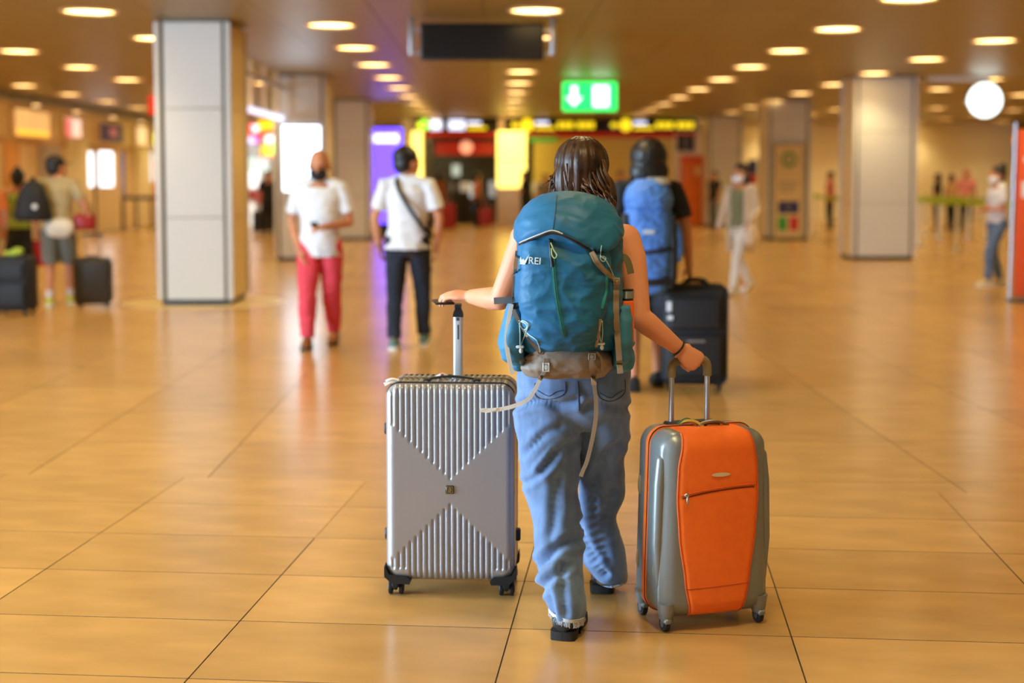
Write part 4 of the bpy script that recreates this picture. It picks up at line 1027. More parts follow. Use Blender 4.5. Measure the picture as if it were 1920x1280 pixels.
# ------------------------------------------------------------------ soft luggage
def soft_case(label, loc, rz, w_, h_, d_, mat, handle=.0, tilt=0, trim=None, wheels=True, pockets=1, group=None):
    r = thing('suitcase', label, 'suitcase', loc, rz, group); r.rotation_euler = (tilt, 0, rz)
    z0 = .055 if wheels else .01; trim = trim or m_rubber
    MB().box((-w_/2, -d_/2, z0), (w_/2, d_/2, z0+h_), .045).build('body', mat, r)
    for sy in (-1, 1):
        pts = [(x, sy*(d_/2-.02), z+z0+h_/2) for x, z in rr_outline(w_+.004, h_+.004, .05, .03)]
        MB().tube(pts+[pts[0]], .006, 6).build('piping', trim, r)
    if pockets:
        pk = MB().box((-w_*.42, -d_/2-.035, z0+.05), (w_*.42, -d_/2+.02, z0+h_*.52), .025).build('lower_pocket', mat, r)
        MB().tube([(-w_*.36, -d_/2-.037, z0+h_*.5), (w_*.36, -d_/2-.037, z0+h_*.5)], .003, 6).build('pocket_zip', trim, pk)
        pk = MB().box((-w_*.40, -d_/2-.03, z0+h_*.56), (w_*.40, -d_/2+.02, z0+h_*.9), .025).build('upper_pocket', mat, r)
        MB().tube([(-w_*.34, -d_/2-.032, z0+h_*.87), (w_*.34, -d_/2-.032, z0+h_*.87)], .003, 6).build('pocket_zip', trim, pk)
    MB().tube(spline([(-.08, 0, z0+h_-.002), (-.06, 0, z0+h_+.025), (0, 0, z0+h_+.03), (.06, 0, z0+h_+.025), (.08, 0, z0+h_-.002)]), .009, 8).build('carry_handle', trim, r)
    if wheels:
        for sx in (-1, 1):
            for sy in (-1, 1):
                MB().lathe([(0, -.012), (.02, -.012), (.03, -.008), (.03, .008), (.02, .012), (0, .012)], (sx*(w_/2-.05), sy*(d_/2-.04), .03), 16, 'x').build('wheel', trim, r)
                MB().box((sx*(w_/2-.05)-.02, sy*(d_/2-.04)-.022, .035), (sx*(w_/2-.05)+.02, sy*(d_/2-.04)+.022, z0+.02), .006).build('wheel_housing', trim, r)
    if handle:
        for sx in (-1, 1): MB().tube([(sx*.09, d_/2-.03, z0+h_-.02), (sx*.09, d_/2-.03, z0+h_+handle)], .009, 8).build('handle_tube', m_steel, r)
        MB().tube([(-.105, d_/2-.03, z0+h_+handle), (.105, d_/2-.03, z0+h_+handle)], .015, 10, True).build('handle_grip', trim, r)
    return r
m_nyl = pmat('black_nylon', (26, 26, 27), .65, bump=(350, .3, .001)); m_char = pmat('charcoal_shell', (52, 48, 42), .4, bump=(40, .2, .004)); m_wine = pmat('red_shell', (150, 26, 20), .45)
# ------------------------------------------------------------------ second backpacker with big black case
g = gp(1212, 728)
o2, J2, k2 = figure('backpacker in dark t-shirt and denim shorts walking behind the black suitcase', (g.x, g.y, 0), R(2), 1.80, m_skin2, ('tee', m_blk), ('shorts', m_dgrey), (m_blk, m_sole), ('thick', mh_black),
    dict(rw=(.30, .02, .86), re=(.27, -.02, 1.13), la=(-.10, -.08, .085), lk=(-.1, .05, .5), ra=(.1, .14, .09), rk=(.1, .13, .5)), None, .008)
bo = V(g.x-.02, g.y-.24, .72)
b2 = thing('backpack', 'bright blue backpack with black side panels on the dark-haired walker', 'backpack', bo)
m_bl2 = pmat('pack_cobalt', (72, 122, 196), .6, bump=(14, .3, .008), var=(8, .12)); m_gr2 = pmat('pack_grey', (150, 146, 140), .6)
def er(z, rx, ry, cx_=0, cy_=0, n=28, e=2.6): return [V(cx_+math.copysign(abs(math.cos(t))**(2/e), math.cos(t))*rx, cy_+math.copysign(abs(math.sin(t))**(2/e), math.sin(t))*ry, z) for t in [2*math.pi*q/n for q in range(n)]]
organic('main_compartment', MB().loft([er(.0, .10, .08), er(.04, .15, .11), (er(.2, .165, .125)), er(.4, .17, .13), er(.58, .165, .12), er(.66, .13, .09)]), m_bl2, b2, .008, 4, wrk(10, .012, 2, .6))
organic('lid', MB().loft([er(.60, .16, .14), er(.66, .175, .145), er(.74, .15, .12), er(.80, .09, .08)]), m_bl2, b2, .008, 4, wrk(10, .01, 4, .6))
MB().loft([er(.765, .11, .1, .05, .0), er(.79, .1, .09, .055, 0), er(.815, .06, .06, .06, 0)]).build('lid_panel', m_gr2, b2)
for sx in (-1, 1):
    organic('side_panel', MB().loft([er(.03, .03, .08, sx*.15), er(.1, .04, .1, sx*.165), er(.35, .042, .105, sx*.17), er(.56, .03, .09, sx*.16)]), m_nyl, b2, .008, 3)
    organic('side_pocket', MB().loft([er(.22, .03, .06, sx*.2, -.02), er(.3, .045, .07, sx*.205, -.02), er(.42, .04, .065, sx*.2, -.02), er(.5, .02, .04, sx*.195, -.02)]), m_bl2, b2, .008, 3)
    MB().ribbon(spline([(sx*.1, .1, .55), (sx*.11, .14, .68), (sx*.11, .24, .755), (sx*.11, .35, .66), (sx*.13, .37, .5), (sx*.17, .28, .3), (sx*.15, .1, .2)], 6), .06, .014, [(0, 1, .3)]*37 if False else (0, 1, .2)).build('shoulder_strap', m_nyl, b2)
MB().ribbon(spline([(-.16, -.1, .30), (-.08, -.137, .29), (.05, -.138, .30), (.16, -.1, .32)], 5), .028, .006, (0, -1, 0)).build('compression_strap', m_nyl, b2)
MB().ribbon(spline([(-.16, -.09, .1), (0, -.13, .08), (.16, -.09, .1)], 5), .05, .01, (0, -1, 0)).build('compression_strap', m_nyl, b2)
MB().box((-.05, -.139, .42), (.03, -.133, .45), .002).build('logo_patch', pmat('patch_pale', (190, 200, 206), .6), b2)
organic('hip_belt', MB().loft([er(.09, .2, .19, 0, .2), er(.17, .21, .2, 0, .2)]), m_nyl, b2, .012, 2)
g = gp(1306, 735)
bc = soft_case('large black soft suitcase rolling beside the second backpacker', (g.x, g.y+.17, 0), R(-4), .46, .70, .28, m_nyl, 0)
MB().ribbon(spline([(-.1, -.05, .757), (-.04, -.06, .80), (.06, -.06, .80), (.1, -.05, .757)], 5), .03, .004, (0, -.6, .6)).build('grab_strap', m_rubber, bc)
MB().box((-.205, -.178, .58), (-.17, -.172, .65), .002).box((-.20, -.18, .52), (-.16, -.174, .55), .002).build('luggage_tag', m_tagw, bc)
MB().box((-.06, -.185, .36), (.07, -.178, .375), .002).build('badge', m_steel, bc)
# ------------------------------------------------------------------ traveller in a cap at the left
g = gp(112, 572)
o3, J3, k3 = figure('man in black cap, sand shirt and grey shorts with a backpack on one shoulder', (g.x, g.y, 0), R(10), 1.80, m_skin2, ('tee', m_khaki, .9), ('shorts', m_gshort), (pmat('lime_shoe', (190, 196, 60), .6), m_wsole), ('short', mh_black),
    dict(rw=(.40, .02, .90), re=(.31, -.06, 1.15), la=(-.1, -.08, .085), lk=(-.1, .05, .5), ra=(.1, .15, .085), rk=(.1, .14, .5)), None, .009, (.7, .7, 0))
P_ = J3['head']; cap_ = MB(); cap_.ell(P_+V(0, -.012, .065), (.09, .105, .065), 20, 12)
cap_.loft([[P_+V(.04+.07*math.cos(t)+.05, .04+.07*math.sin(t)+.04, .045+dz) for t in [2*math.pi*q/20 for q in range(20)]] for dz in (0, .012)])
organic('cap', cap_, m_blk, o3, .008, 2)
MB().box((-.045, -.05, 0), (.045, .05, .01)); 
organic('white_shirt_tail', MB().ell((.03, -.10, .93), (.17, .07, .12), 20, 12), m_cream_c, o3, .009, 2, wrk(9, .012))
for sx, kn in ((-1, 'la'), (1, 'ra')):
    MB().tube([J3[kn]+V(0, 0, .02), J3[kn]+V(0, -.005, .10)], [.042, .044], 14).build('sock', m_wtee, o3)
b3 = thing('backpack', 'black daypack with a white badge hanging off the capped man', 'backpack', o3.location+V(-.22, -.23, 1.02), R(14))
organic('main_compartment', MB().loft([er(0, .2, .09), er(.06, .22, .11), er(.2, .19, .12), er(.36, .14, .1), er(.46, .08, .06)]), m_nyl, b3, .009, 4, wrk(10, .012))
organic('front_pocket', MB().loft([er(.04, .14, .05, 0, -.1), er(.14, .14, .06, 0, -.1), er(.24, .1, .04, 0, -.1)]), m_nyl, b3, .009, 3)
MB().lathe([(0, 0), (.03, 0), (.03, .004), (0, .004)], (.03, -.165, .17), 16, 'y').build('badge', m_white, b3)
MB().tube(spline([(-.04, 0, .45), (0, 0, .51), (.04, 0, .45)], 6), .008, 6).build('grab_loop', m_nyl, b3)
MB().ribbon(spline([(-.02, .05, .42), (-.01, .16, .5), (.0, .3, .42), (.02, .34, .2), (.03, .2, .02)], 6), .05, .01, (0, 1, .3)).build('shoulder_strap', m_nyl, b3)
b4 = thing('handbag', 'dark red bag carried under the right arm of the capped man', 'bag', o3.location+V(.30, .06, .90), R(10))
organic('bag_body', MB().loft([er(0, .1, .06), er(.04, .13, .075), er(.16, .13, .07), er(.2, .09, .05)]), pmat('red_leather', (160, 30, 26), .5), b4, .009, 3)
MB().tube(spline([(-.08, 0, .19), (-.05, 0, .33), (.05, 0, .33), (.08, 0, .19)], 6), .008, 6).build('bag_strap', m_black, b4)
g = gp(172, 577)
soft_case('charcoal cabin case with raised handle in front of the capped man', (g.x, g.y+.1, 0), R(6), .41, .52, .22, m_char, .28, R(4), pockets=0)
g = gp(22, 592)
lc = soft_case('black upright suitcase at the left edge with green cloth on top', (g.x, g.y+.13, 0), R(-6), .42, .60, .28, m_nyl, 0, 0, pockets=1)
gb = thing('scarf', 'lime green cloth bundle lying on the black suitcase', 'scarf', lc.location+V(.0, -.02, .668)); organic('cloth', MB().ell((0, 0, .02), (.11, .08, .03), 16, 8).ell((.05, 0, .05), (.06, .05, .03), 14, 8), pmat('lime_cloth', (170, 190, 70), .85), gb, .008, 2, wrk(16, .012))
g = gp(38, 552)
o5, J5, k5 = figure('woman in black skirt and green top half hidden behind the capped man', (g.x, g.y, 0), R(20), 1.64, m_skin2, ('tank', pmat('green_top', (140, 160, 60), .85), .92), ('skirt', m_blk), (m_blk, m_sole), ('bun', mh_black), dict(rw=(.26, .1, .82)), None, .01, female=True)
rb = thing('shopping_bag', 'bright red bag hanging from the hand of the woman in black skirt', 'bag', o5.matrix_basis @ V(.24, .12, .36), R(20))
MB().loft([[V(x*a, y*b, z) for x, y in ((-1,-1),(1,-1),(1,1),(-1,1))] for a, b, z in ((.09, .04, 0), (.12, .06, .02), (.11, .055, .2), (.07, .02, .34))]).build('bag_body', pmat('bag_red', (206, 34, 40), .5), rb, ang=30)
MB().tube(spline([(-.05, 0, .33), (-.03, 0, .43), (.03, 0, .43), (.05, 0, .33)], 6), .006, 6).build('bag_handle', m_red, rb)
g = gp(-22, 560)
figure('person in orange top at the left edge of the hall', (g.x, g.y, 0), R(30), 1.62, m_skin2, ('tee', pmat('orange_tee', (222, 120, 50), .85)), ('trousers', m_khaki), (m_blk, m_sole), ('short', mh_black), None, None, .012)
# ------------------------------------------------------------------ woman in white trousers crossing the hall
g = gp(1388, 549)
o6, J6, k6 = figure('masked woman in white trousers and beige cardigan striding across the hall', (g.x, g.y, 0), R(138), 1.72, m_skin2, ('tank', m_olive, .84), ('trousers', pmat('white_trousers', (230, 226, 216), .85), .9), (m_wtee, m_wsole), ('long', mh_brown),
    dict(ra=(.09, -.34, .14), rk=(.09, -.10, .5), la=(-.08, .30, .085), lk=(-.09, .22, .5), lt=R(8), rt=R(-18), rw=(.42, -.10, .86), re=(.30, -.06, 1.12), lw=(-.24, .16, .95), le=(-.22, -.04, 1.12)), m_mwht, .009, (.1, 1, 0), female=True)
mb = MB()
for a, b, c in (('ls', 'le', 'lw'), ('rs', 're', 'rw')):
    A, B, D = J6[a], J6[b], J6[c]; mb.tube([A, A.lerp(B, .5), B, B.lerp(D, .85)], [.066, .062, .055, .048], 14, True); s_ = -1 if a == 'ls' else 1
    mb.loft([[V(s_*.13, -.02, z)+V(math.cos(t)*rx, math.sin(t)*.135, 0) for t in [2*math.pi*q/18 for q in range(18)]] for z, rx in ((.55, .05), (.9, .055), (1.2, .05), (1.38, .05))])
mb.loft([[V(math.cos(t)*rx, -.12+math.sin(t)*.03, z) for t in [2*math.pi*q/18 for q in range(18)]] for z, rx in ((.56, .17), (.9, .17), (1.2, .15), (1.40, .12))])
organic('cardigan', mb, m_beige, o6, .01, 3, wrk(9, .012))
tb = thing('tote_bag', 'small pale bag held at the hip of the woman in white trousers', 'bag', o6.matrix_basis @ V(-.27, .16, .66), R(138))
organic('bag_body', MB().loft([er(0, .05, .09), er(.03, .07, .11), er(.2, .06, .1), er(.26, .03, .06)]), pmat('tote_cream', (226, 206, 176), .7), tb, .009, 2)
MB().tube(spline([(0, -.06, .24), (0, -.03, .34), (0, .03, .34), (0, .06, .24)], 6), .006, 6).build('bag_handle', m_beige, tb)
# ------------------------------------------------------------------ woman with a hair bun by the orange totem
g = gp(1868, 535)
figure('masked woman with hair bun, white t-shirt and jeans, arms folded by the orange totem', (g.x, g.y, 0), R(100), 1.70, m_skin2, ('tee', m_wtee, .92), ('trousers', m_bjean, .9), (pmat('pale_shoe', (206, 190, 150), .6), m_wsole), ('bun', mh_black),
    dict(le=(-.2, .04, 1.12), lw=(.02, .24, 1.10), re=(.2, .04, 1.12), rw=(-.02, .22, 1.15), la=(-.09, .18, .085), lk=(-.09, .16, .5), ra=(.09, -.10, .085), rk=(.09, .02, .5)), m_mwht, .009, (0, 1, 0), female=True)
# ------------------------------------------------------------------ people farther off
def far(label, u, v, rz, h, topm, botm, kind='trousers', hair='short', skin=m_skin2, pose=None, hm=mh_black, tk='tee', fem=False, mask=None):
    g = gp(u, v); return figure(label, (g.x, g.y, 0), rz, h, skin, (tk, topm), (kind, botm), (m_blk, m_sole), (hair, hm) if hair else None, pose, mask, .016, female=fem)
far('person in black clothes standing at the bright shop beside the white screen', 503, 440, R(200), 1.70, m_blk, m_blk)
far('person in black top reading beside the glowing yellow pillar', 985, 428, R(70), 1.72, m_blk, m_blk, pose=dict(lw=(-.05, .3, 1.1), le=(-.22, .05, 1.1), rw=(.05, .3, 1.1), re=(.22, .05, 1.1)))
far('woman in rust top standing behind a red suitcase by the shop entrance', 895, 426, R(-60), 1.66, pmat('rust_cloth', (176, 92, 40), .85), m_blk, hair='bun', fem=True, tk='tank')
far('person in brown top next to the taller red suitcase', 822, 428, R(20), 1.70, pmat('brown_cloth', (150, 84, 50), .85), pmat('brown_trousers', (110, 60, 40), .85), hair='long', fem=True, hm=mh_brown)
far('person with orange scarf standing left of the blue backpack wearer', 1163, 440, R(180), 1.70, pmat('salmon_cloth', (206, 110, 70), .85), m_navy)
far('person in dark cap and orange top right of the blue backpack wearer', 1232, 440, R(190), 1.74, pmat('orange_cloth', (220, 110, 50), .85), m_navy)
far('person at the white desk between the yellow pillar and the woman', 1022, 432, R(180), 1.62, pmat('grey_cloth', (130, 124, 116), .85), m_blk)
far('person in black top and grey trousers by the bright white screen', 1338, 428, R(120), 1.72, m_blk, pmat('grey_trousers', (96, 102, 112), .85))
far('person in pink top queueing beyond the poster column', 1556, 428, R(90), 1.70, pmat('pink_cloth', (206, 120, 110), .85), m_blk, hm=mh_brown)
far('left one of two dark-haired people behind the green belts', 1757, 430, R(60), 1.64, m_blk, m_blk, hair='long', fem=True)
far('right one of two dark-haired people behind the green belts', 1783, 432, R(200), 1.62, pmat('sand_cloth', (206, 170, 110), .85), m_blk, hair='long', fem=True)
far('person in pink hooded top behind the green belts', 1810, 434, R(180), 1.76, pmat('rose_cloth', (222, 140, 130), .85), m_blk, hair='short', hm=pmat('hair_rose', (206, 130, 110), .6))
far('distant person in dark top half hidden left of the purple totem', 694, 432, R(100), 1.72, m_blk, m_navy)
for (u, v, w_, h_, lb) in ((838, 433, .48, .74, 'taller red suitcase standing by the person in brown'), (911, 427, .42, .55, 'smaller red suitcase standing by the woman in rust top')):
    g = gp(u, v); soft_case(lb, (g.x, g.y, 0), 0, w_, h_, .28, m_wine, .12, 0, pmat('red_trim', (120, 20, 16), .5), pockets=0)
g = gp(489, 438); soft_case('small black case next to the person in black at the bright shop', (g.x, g.y, 0), 0, .4, .55, .25, m_nyl, 0, pockets=0)
# ================================================================== fittings of the hall
def panel(name, lo, hi, m, parent=None, b=0): return MB().box(lo, hi, b).build(name, m, parent, smooth=b > 0)
# ------------------------------------------------------------------ hanging black screen
a = at(788, 42, 16.9); b = at(1020, 113, 16.9)
s = thing('hanging_screen', 'black rectangular display hanging from the ceiling', 'screen', ((a.x+b.x)/2, 16.9, CEIL))
hw = (b.x-a.x)/2; zt = a.z-CEIL; zb = b.z-CEIL
MB().box((-hw, 0, zb), (hw, .16, zt), .012).build('housing', m_black, s)
MB().box((-hw+.02, -.006, zb+.02), (hw-.02, .001, zt-.02)).build('display', pmat('screen_off', (16, 15, 14), .25), s, smooth=False)
for sx in (-1, 1):
    MB().box((sx*(hw+.11)-.03, .05, zb+.06), (sx*(hw+.11)+.03, .11, 0), .008).build('hanger', m_steel, s)
    MB().box((min(sx*hw, sx*(hw+.11)), .06, zt-.10), (max(sx*hw, sx*(hw+.11)), .1, zt-.07)).build('bracket', m_steel, s, smooth=False)
    MB().box((min(sx*hw, sx*(hw+.11)), .06, zb+.07), (max(sx*hw, sx*(hw+.11)), .1, zb+.1)).build('bracket', m_steel, s, smooth=False)
# ------------------------------------------------------------------ exit sign
a = at(1055, 153, 27.2); b = at(1157, 208, 27.2); hw = (b.x-a.x)/2; h_ = a.z-b.z
s = thing('exit_sign', 'glowing green emergency exit sign with white arrow and doorway', 'sign', ((a.x+b.x)/2, 27.2, b.z))
m_eg = emat('exit_green', (30, 226, 96), 2.2); m_ew = emat('exit_white', (214, 255, 228), 3.2)
MB().box((-hw, 0, 0), (hw, .12, h_), .03).build('housing', m_eg, s)
for sx in (-1, 1): MB().tube([(sx*hw*.6, .06, h_-.01), (sx*hw*.6, .06, CEIL-b.z)], .012, 8).build('hanger', m_steel, s)
MB().prism([(-.30, .09), (-.14, .26), (-.245, .26), (-.245, .47), (-.355, .47), (-.355, .26), (-.46, .26)], -.012, 0, Matrix.Translation(V(.0, 0, .0))).build('arrow', m_ew, s, smooth=False)
dr = MB().box((.06, -.012, .08), (.36, 0, .48)).build('doorway', m_ew, s, smooth=False)
mb = MB(); mb.lathe([(0, 0), (.028, 0), (.028, .006), (0, .006)], (.24, -.012, .415), 14, 'y')
mb.prism([(.18, .36), (.27, .38), (.26, .25), (.2, .25)], -.018, -.012); mb.prism([(.2, .26), (.25, .26), (.3, .12), (.26, .12)], -.018, -.012); mb.prism([(.2, .26), (.23, .25), (.16, .12), (.12, .14)], -.018, -.012)
mb.prism([(.19, .36), (.12, .3), (.10, .32), (.17, .385)], -.018, -.012)
mb.build('running_figure', m_eg, dr, smooth=False)
# ------------------------------------------------------------------ clock on a bracket
cc = at(1846, 188, 26.6)
s = thing('wall_clock', 'round illuminated white clock hanging beside the cream column', 'clock', cc)
MB().lathe([(0, .02), (.30, .02), (.33, .0), (.335, -.09), (.32, -.10), (0, -.10)], (0, 0, 0), 40, 'y').build('case', m_steel, s)
MB().lathe([(0, .022), (.318, .022), (.318, .03), (0, .03)], (0, 0, 0), 40, 'y').build('dial', emat('dial_white', (236, 252, 246), 3.0), s)
mb = MB()
for k in range(12):
    M = Matrix.Rotation(k*math.pi/6, 4, 'Y'); mb.box((-.008, -.033, .26), (.008, -.030, .295), M=M)
tag(mb.build('hour_marks', m_dark, s, smooth=False), kind='stuff')
for ang, L in ((R(40), .16), (R(200), .25)): MB().box((-.007, -.036, -.03), (.007, -.033, L), M=Matrix.Rotation(ang, 4, 'Y')).build('hand', m_dark, s, smooth=False)
MB().tube([(0, .05, .33), (0, .05, CEIL-cc.z)], .03, 10).build('stem', m_steel, s)
panel('bracket', (-1.35, .02, .35), (.1, .10, .45), m_white, s)
# ------------------------------------------------------------------ light beam between the two left columns
s = thing('light_beam', 'white light beam with slim hangers running between the left columns', 'light', (-3.9, 18.2, 2.6))
MB().tube([(0, 0, 0), (0, 7.85, 0)], .05, 12, True).build('tube', emat('tube_white', (214, 218, 250), 1.6), s)
for k in range(6): MB().box((-.03, .5+k*1.35, .05), (.03, .56+k*1.35, CEIL-2.6)).build('hanger', m_tan, s, smooth=False)
MB().box((-.04, 0, .52), (.04, 7.85, .58)).build('rail', m_steel, s, smooth=False)
# ------------------------------------------------------------------ screen on the second column
a = at(530, 236, 26.0); b = at(601, 358, 26.0)
s = thing('advertising_screen', 'tall blank white glowing screen on the second left column', 'screen', ((a.x+b.x)/2, 26.0, b.z))
hw = (b.x-a.x)/2; h_ = a.z-b.z
MB().box((-hw-.05, .0, -.05), (hw+.05, .09, h_+.05), .03).build('frame', m_white, s)
MB().box((-hw, -.008, 0), (hw, .001, h_), .003).build('display', emat('screen_white', (214, 236, 255), 4.5), s)
# ------------------------------------------------------------------ purple totem
a = at(697, 240, 36.2); b = at(755, 421, 36.2)
s = thing('advertising_totem', 'glowing violet blue advertising totem behind the man with sling', 'screen', ((a.x+b.x)/2, 36.2, 0))
hw = (b.x-a.x)/2
MB().box((-hw-.04, 0, 0), (hw+.04, .2, a.z+.05), .03).build('housing', m_black, s)
dp = MB().box((-hw, -.01, .35), (hw, .001, a.z), .003).build('display', emat('screen_violet', (92, 66, 250), 3.2), s)
MB().box((-hw+.06, -.02, a.z-.36), (hw-.1, -.011, a.z-.16), .003).build('headline', emat('screen_lilac', (214, 220, 255), 3.0), dp)
# ------------------------------------------------------------------ far shop front with information signs
FY = 45.5
def X(u, Y=FY): return at(u, 331, Y).x
def Z(v, Y=FY): return at(930, v, Y).z
m_yel = pmat('yellow_wall', (226, 204, 120), .6)  # even yellow base colour of the centre wall
wall('wall_centre', (X(1000), FY, 0), (X(1262), FY+.2, Z(258)), m_yel)
wall('wall_centre_right', (X(1262), FY-.1, 0), (X(1310), FY+.2, CEIL), m_cream)
wall('wall_recess', (X(1310), FY+4, 0), (XR-6, FY+4.2, CEIL), m_cream)
wall('wall_left_far', (XL, FY, 0), (X(660), FY+.2, CEIL), m_tan)
wall('wall_shop_left', (X(755), FY, 0), (X(776), FY+.4, CEIL), m_cream)
fb = MB().box((X(772), FY-.05, Z(258)), (X(1304), FY+.2, CEIL-.002)).build('trim_1', pmat('fascia_dark', (46, 26, 18), .5), smooth=False); tag(fb, kind='structure')
s = thing('fascia_strip', 'red strip light under the row of black information signs', 'light', (X(772), FY-.1, 0))
MB().box((0, 0, Z(256)), (X(1304)-X(772), .05, Z(249)), .01).build('strip', emat('strip_red', (200, 36, 20), .3), s)
m_sy = emat('sign_yellow', (236, 206, 30), 1.5); m_sw = emat('sign_white', (214, 222, 255), 1.8); m_sg = emat('sign_green', (150, 230, 70), 1.8); m_sb = pmat('sign_black', (18, 15, 12), .4)
def info_sign(u0, u1, label, items):
    s = thing('information_sign', label, 'sign', (X(u0), FY-.25, Z(247)))
    wd = X(u1)-X(u0); h_ = Z(223)-Z(247)
    MB().box((0, 0, 0), (wd, .12, h_), .01).build('housing', m_sb, s)
    for kind, c0, c1, m in items:
        x0 = X(c0)-X(u0); x1 = X(c1)-X(u0)
        if kind == 'disc': MB().lathe([(0, 0), ((x1-x0)/2, 0), ((x1-x0)/2, .01), (0, .01)], ((x0+x1)/2, -.001, h_*.5), 18, 'y').build('pictogram', m, s)
        elif kind == 'arrow': MB().prism([(x0, h_*.5), ((x0+x1)/2, h_*.2), ((x0+x1)/2, h_*.38), (x1, h_*.38), (x1, h_*.62), ((x0+x1)/2, h_*.62), ((x0+x1)/2, h_*.8)], -.01, 0).build('arrow', m, s, smooth=False)
        elif kind == 'square': MB().box((x0, -.01, h_*.12), (x1, 0, h_*.88), .004).build('pictogram', m, s)
        elif kind == 'top': MB().box((x0, -.01, h_*.55), (x1, 0, h_*.78), .004).build('text_line', m, s)
        elif kind == 'low': MB().box((x0, -.01, h_*.16), (x1, 0, h_*.38), .004).build('text_line', m, s)
        elif kind == 'num':
            n = 3
            for k in range(n): 
                xa = x0+(x1-x0)*k/n; MB().box((xa, -.01, h_*.25), (xa+(x1-x0)/n*.8, 0, h_*.75), .02).build('digit', m, s)
info_sign(776, 932, 'black information sign left of the lit yellow pillar', [('disc', 782, 792, m_sy), ('disc', 787, 806, m_sg), ('square', 808, 829, m_sw), ('square', 842, 872, m_sw), ('top', 876, 902, m_sw), ('low', 876, 912, m_sy)])
info_sign(950, 1116, 'black information sign with yellow numbers right of the yellow pillar', [('arrow', 957, 974, m_sy), ('disc', 976, 1000, m_sy), ('top', 1003, 1028, m_sw), ('low', 1003, 1040, m_sy), ('num', 1045, 1076, m_sy), ('num', 1081, 1115, m_sy)])
info_sign(1136, 1302, 'black information sign with yellow numbers at the right end', [('arrow', 1142, 1158, m_sy), ('disc', 1160, 1183, m_sy), ('top', 1186, 1210, m_sw), ('low', 1186, 1224, m_sy), ('num', 1228, 1262, m_sy), ('num', 1266, 1300, m_sy)])
m_yl = emat('pillar_yellow', (255, 226, 110), 2.6)
def lit_pillar(u0, u1, vb, label):
    s = thing('lit_pillar', label, 'pillar', ((X(u0)+X(u1))/2, FY-1.2, 0)); hw = (X(u1)-X(u0))/2*.97
    MB().box((-hw, 0, 0), (hw, .4, Z(vb)), .02).build('base', pmat('pillar_base', (206, 190, 180), .5), s)
    MB().box((-hw, 0, Z(vb)+.01), (hw, .4, Z(302)-.02), .02).build('glowing_panel', m_yl, s); MB().box((-hw, 0, Z(302)), (hw, .4, Z(248)), .02).build('glowing_panel', m_yl, s)
    MB().box((-hw*.9, .02, Z(248)), (-hw*.5, .3, CEIL)).build('post', m_tan, s, smooth=False)
lit_pillar(776, 796, 345, 'slim glowing yellow pillar behind the man with sling'); lit_pillar(931, 986, 352, 'wide glowing yellow pillar left of the woman')
# shop interior behind the opening
wall('wall_shop_back', (X(755), FY+4, 0), (X(1010), FY+4.2, CEIL), pmat('shop_dark', (66, 66, 62), .6))
wall('wall_shop_side', (X(798)-.1, FY, 0), (X(798), FY+4, CEIL), pmat('shop_grey', (120, 112, 96), .6))
s = thing('shop_banner', 'dark red shop fascia with round pale emblem', 'sign', (X(815), FY+.35, 0))
MB().box((0, 0, Z(290)), (X(928)-X(815), .1, Z(265)), .01).build('board', pmat('banner_red', (170, 28, 24), .5, emis=((170, 28, 24), .25)), s)
MB().box((.05, .02, Z(266)), (X(928)-X(815)-.05, .08, CEIL)).build('hanger', m_dark, s, smooth=False)
MB().lathe([(0, 0), (.21, 0), (.21, .02), (0, .02)], (X(874)-X(815), -.001, Z(276)), 24, 'y').build('emblem', emat('emblem_pink', (250, 170, 140), .9), s)
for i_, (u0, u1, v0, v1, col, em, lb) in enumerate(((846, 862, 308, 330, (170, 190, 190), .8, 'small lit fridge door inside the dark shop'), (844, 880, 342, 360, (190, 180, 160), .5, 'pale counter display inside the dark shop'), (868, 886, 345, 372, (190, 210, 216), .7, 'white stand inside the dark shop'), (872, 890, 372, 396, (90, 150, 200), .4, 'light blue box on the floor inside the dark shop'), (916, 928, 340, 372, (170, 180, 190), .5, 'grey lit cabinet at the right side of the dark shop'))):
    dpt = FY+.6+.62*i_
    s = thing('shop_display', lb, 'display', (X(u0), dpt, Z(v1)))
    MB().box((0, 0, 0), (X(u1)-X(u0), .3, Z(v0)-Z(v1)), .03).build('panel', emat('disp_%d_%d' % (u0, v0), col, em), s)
    MB().box((.02, .05, -Z(v1)), (X(u1)-X(u0)-.02, .25, .01)).build('stand', m_dark, s, smooth=False)
# desk and screens along the pale wall
s = thing('service_desk', 'white desk front beside the wide yellow pillar', 'desk', (X(1000), FY-1.0, 0))
MB().box((0, 0, 0), (1.0, .5, .95), .02).build('body', m_cream, s); MB().box((-.05, -.05, .95), (1.05, .55, Z(342)), .02).build('counter_top', m_white, s)
s = thing('green_sign', 'narrow green strip sign under the information signs', 'sign', (X(990), FY-.12, Z(262))); MB().box((0, 0, -.06), (X(1044)-X(990), .05, .1), .01).build('strip', emat('strip_green', (50, 150, 50), .6), s)
s = thing('wall_monitor', 'black monitor with pale stripe high on the wall by the orange kiosk', 'screen', (X(1268), FY-.2, Z(283))); MB().box((0, 0, 0), (X(1299)-X(1268), .08, Z(253)-Z(283)), .01).build('housing', m_black, s); MB().box((.2, -.006, .04), (.35, .001, Z(253)-Z(283)-.04)).build('display', pmat('mon_grey', (120, 122, 124), .4), s, smooth=False)
s = thing('kiosk', 'orange ticket kiosk against the far wall', 'kiosk', (X(1280, 44.5), 44.5, 0)); kw = X(1336, 44.5)-X(1280, 44.5)
